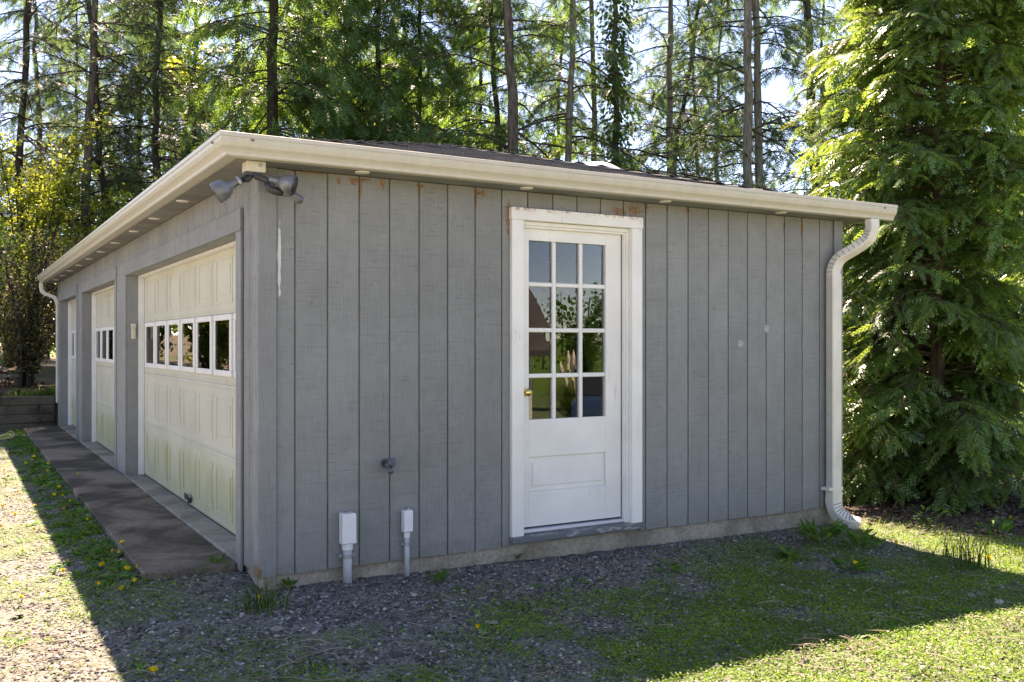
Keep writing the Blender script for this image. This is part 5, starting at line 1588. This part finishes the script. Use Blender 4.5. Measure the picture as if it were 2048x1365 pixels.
single_plant(1700, 1122, "broad weed rosette in the shade right of the flat one", 36, 0.06, 0.13, 0.07, 0.6, 9)
single_plant(1335, 1125, "weed rosette on dark gravel below the right half of the wall", 30, 0.05, 0.10, 0.08, 0.5, 10)
single_plant(880, 1160, "small leafy weed at the foundation between the utility boxes and the door", 30, 0.04, 0.09, 0.05, 0.9, 11)
single_plant(1035, 1115, "little weed growing below the left end of the door sill", 14, 0.03, 0.06, 0.03, 1.3, 12)
single_plant(1990, 1045, "pale leafy weed in the mulch under the cedar's right side", 40, 0.05, 0.12, 0.12, 1.1, 13)
single_plant(1850, 1025, "low leafy weed in the mulch under the cedar's trunk", 40, 0.05, 0.10, 0.18, 0.6, 14)
single_plant(975, 1320, "dense green weed patch in the shade at the bottom of the yard", 90, 0.02, 0.05, 0.22, 0.7, 15)

# dandelions
NTH = "nearest second third fourth fifth sixth seventh eighth ninth tenth eleventh twelfth thirteenth fourteenth fifteenth sixteenth seventeenth eighteenth".split()
def nth_from(lst):
    return sorted(lst, key=lambda q: -q[1])
pm = MB()
for ring, (n_, r_, z_, tl) in enumerate(((16, 0.018, 0.000, 0.15), (13, 0.014, 0.003, 0.5), (9, 0.009, 0.005, 1.1))):
    for q in range(n_):
        a_ = q * 6.283 / n_ + ring * 0.2; da = 2.6 / n_
        d = Vector((math.cos(a_), math.sin(a_), tl)).normalized(); s_ = Vector((-math.sin(a_), math.cos(a_), 0))
        b0 = Vector((0, 0, z_)); mid = b0 + d * r_ * 0.6; tip = b0 + d * r_
        vs = [pm.bm.verts.new(v) for v in (b0, mid + s_ * 0.0030, tip + s_ * 0.0014, tip - s_ * 0.0014, mid - s_ * 0.0030)]
        pm.bm.faces.new(vs)
pm.tube([(0, 0, -0.008), (0, 0, -0.001), (0, 0, 0.006)], [0.004, 0.010, 0.007], 8)
flower_me = pm.mesh("flower"); flower_me.materials.append(M['petal'])
sm_ = MB(); sm_.tube([(0, 0, -1), (0.04, 0.02, -0.5), (0, 0, 0)], [1.0, 0.9, 0.8], 5, False); 
def stem_mesh(h):
    m = MB(); m.tube([(0, 0, 0), (0.006, 0.003, h * 0.5), (0, 0, h)], [0.0022, 0.002, 0.0018], 5, False)
    me = m.mesh("stem"); me.materials.append(M['weed']); return me
STEMS = [stem_mesh(h) for h in (0.03, 0.06, 0.10)]
rd = random.Random(44)
def dandelion(px, py, hi, label, group=None, sc=1.0):
    h = (0.03, 0.06, 0.10)[hi]
    k_ = (CAM[2] - h + 0.02) / ((py - 688) / FPX)
    x, y = camxy(px, k_)
    o = empty("dandelion", (x, y, float(gz(x, y))), rd.uniform(0, 6.28), label, "dandelion", group)
    link("stem", STEMS[hi], None, o)
    c = link("flower", flower_me, None, o, (0, 0, h), (rd.uniform(-.5, .5), rd.uniform(-.5, .5), 0), (sc, sc, sc))
    return o
GA = "dandelions in the weeds along the apron"
LA = "dandelion, counted from the camera, in the weeds along the shaded apron edge"
for nth, (px, py, hi) in zip(NTH, nth_from([(155, 958, 2), (118, 945, 0), (110, 995, 0), (125, 998, 0), (140, 1010, 1), (52, 928, 0), (96, 936, 1), (88, 975, 0), (64, 924, 0), (68, 918, 1), (118, 981, 1), (95, 950, 0), (53, 866, 1), (128, 1022, 0), (175, 1050, 0), (42, 905, 0), (97, 925, 0), (108, 992, 1)])):
    dandelion(px, py, hi, nth + " yellow " + LA, GA, rd.uniform(0.9, 1.2))
GB = "dandelions by the near end of the apron"
LB = "dandelion, counted from the camera, in the cluster at the apron's near corner"
for nth, (px, py, hi) in zip(NTH, nth_from([(244, 1099, 1), (238, 1119, 0), (225, 1115, 0), (202, 1138, 0), (275, 1152, 0), (254, 1154, 0), (243, 1184, 0), (198, 1171, 0), (207, 1137, 0), (269, 1176, 0)])):
    dandelion(px, py, hi, nth + " yellow " + LB, GB, rd.uniform(1.0, 1.35))
GC_ = "dandelions in the sunny gravel left of the apron"
LC = "dandelion, counted from the camera, in the sunlit gravel beyond the shadow edge"
for nth, (px, py, hi) in zip(NTH, nth_from([(136, 1120, 0), (45, 1100, 0), (5, 1011, 0), (68, 1058, 0), (2, 1052, 0), (126, 1141, 0), (42, 1195, 0), (30, 1028, 0), (12, 965, 0), (8, 940, 0), (35, 983, 0), (70, 1010, 0)])):
    dandelion(px, py, hi, nth + " yellow " + LC, GC_, rd.uniform(0.9, 1.2))
dandelion(307, 1340, 0, "single dandelion in the shaded gravel at the bottom, left of the middle", None, 1.2)
dandelion(955, 1249, 0, "single dandelion in the shaded gravel below the door's left side", None, 1.1)
dandelion(518, 1197, 1, "orange-yellow dandelion by the grassy weed clump at the garage corner")
dandelion(549, 1188, 1, "half closed dandelion right of the grassy weed clump at the corner", None, 0.7)
dandelion(1793, 1068, 1, "bright dandelion on the sunlit strip, left of the tall grass tuft", None, 1.2)
dandelion(1978, 1098, 1, "large dandelion right of the tall grass tuft below the cedar", None, 1.5)
dandelion(1711, 1110, 1, "dandelion leaning over the broad weed rosette in the shade", None, 1.0)
dandelion(2021, 1015, 1, "lone dandelion in the mulch at the right edge", None, 1.0)
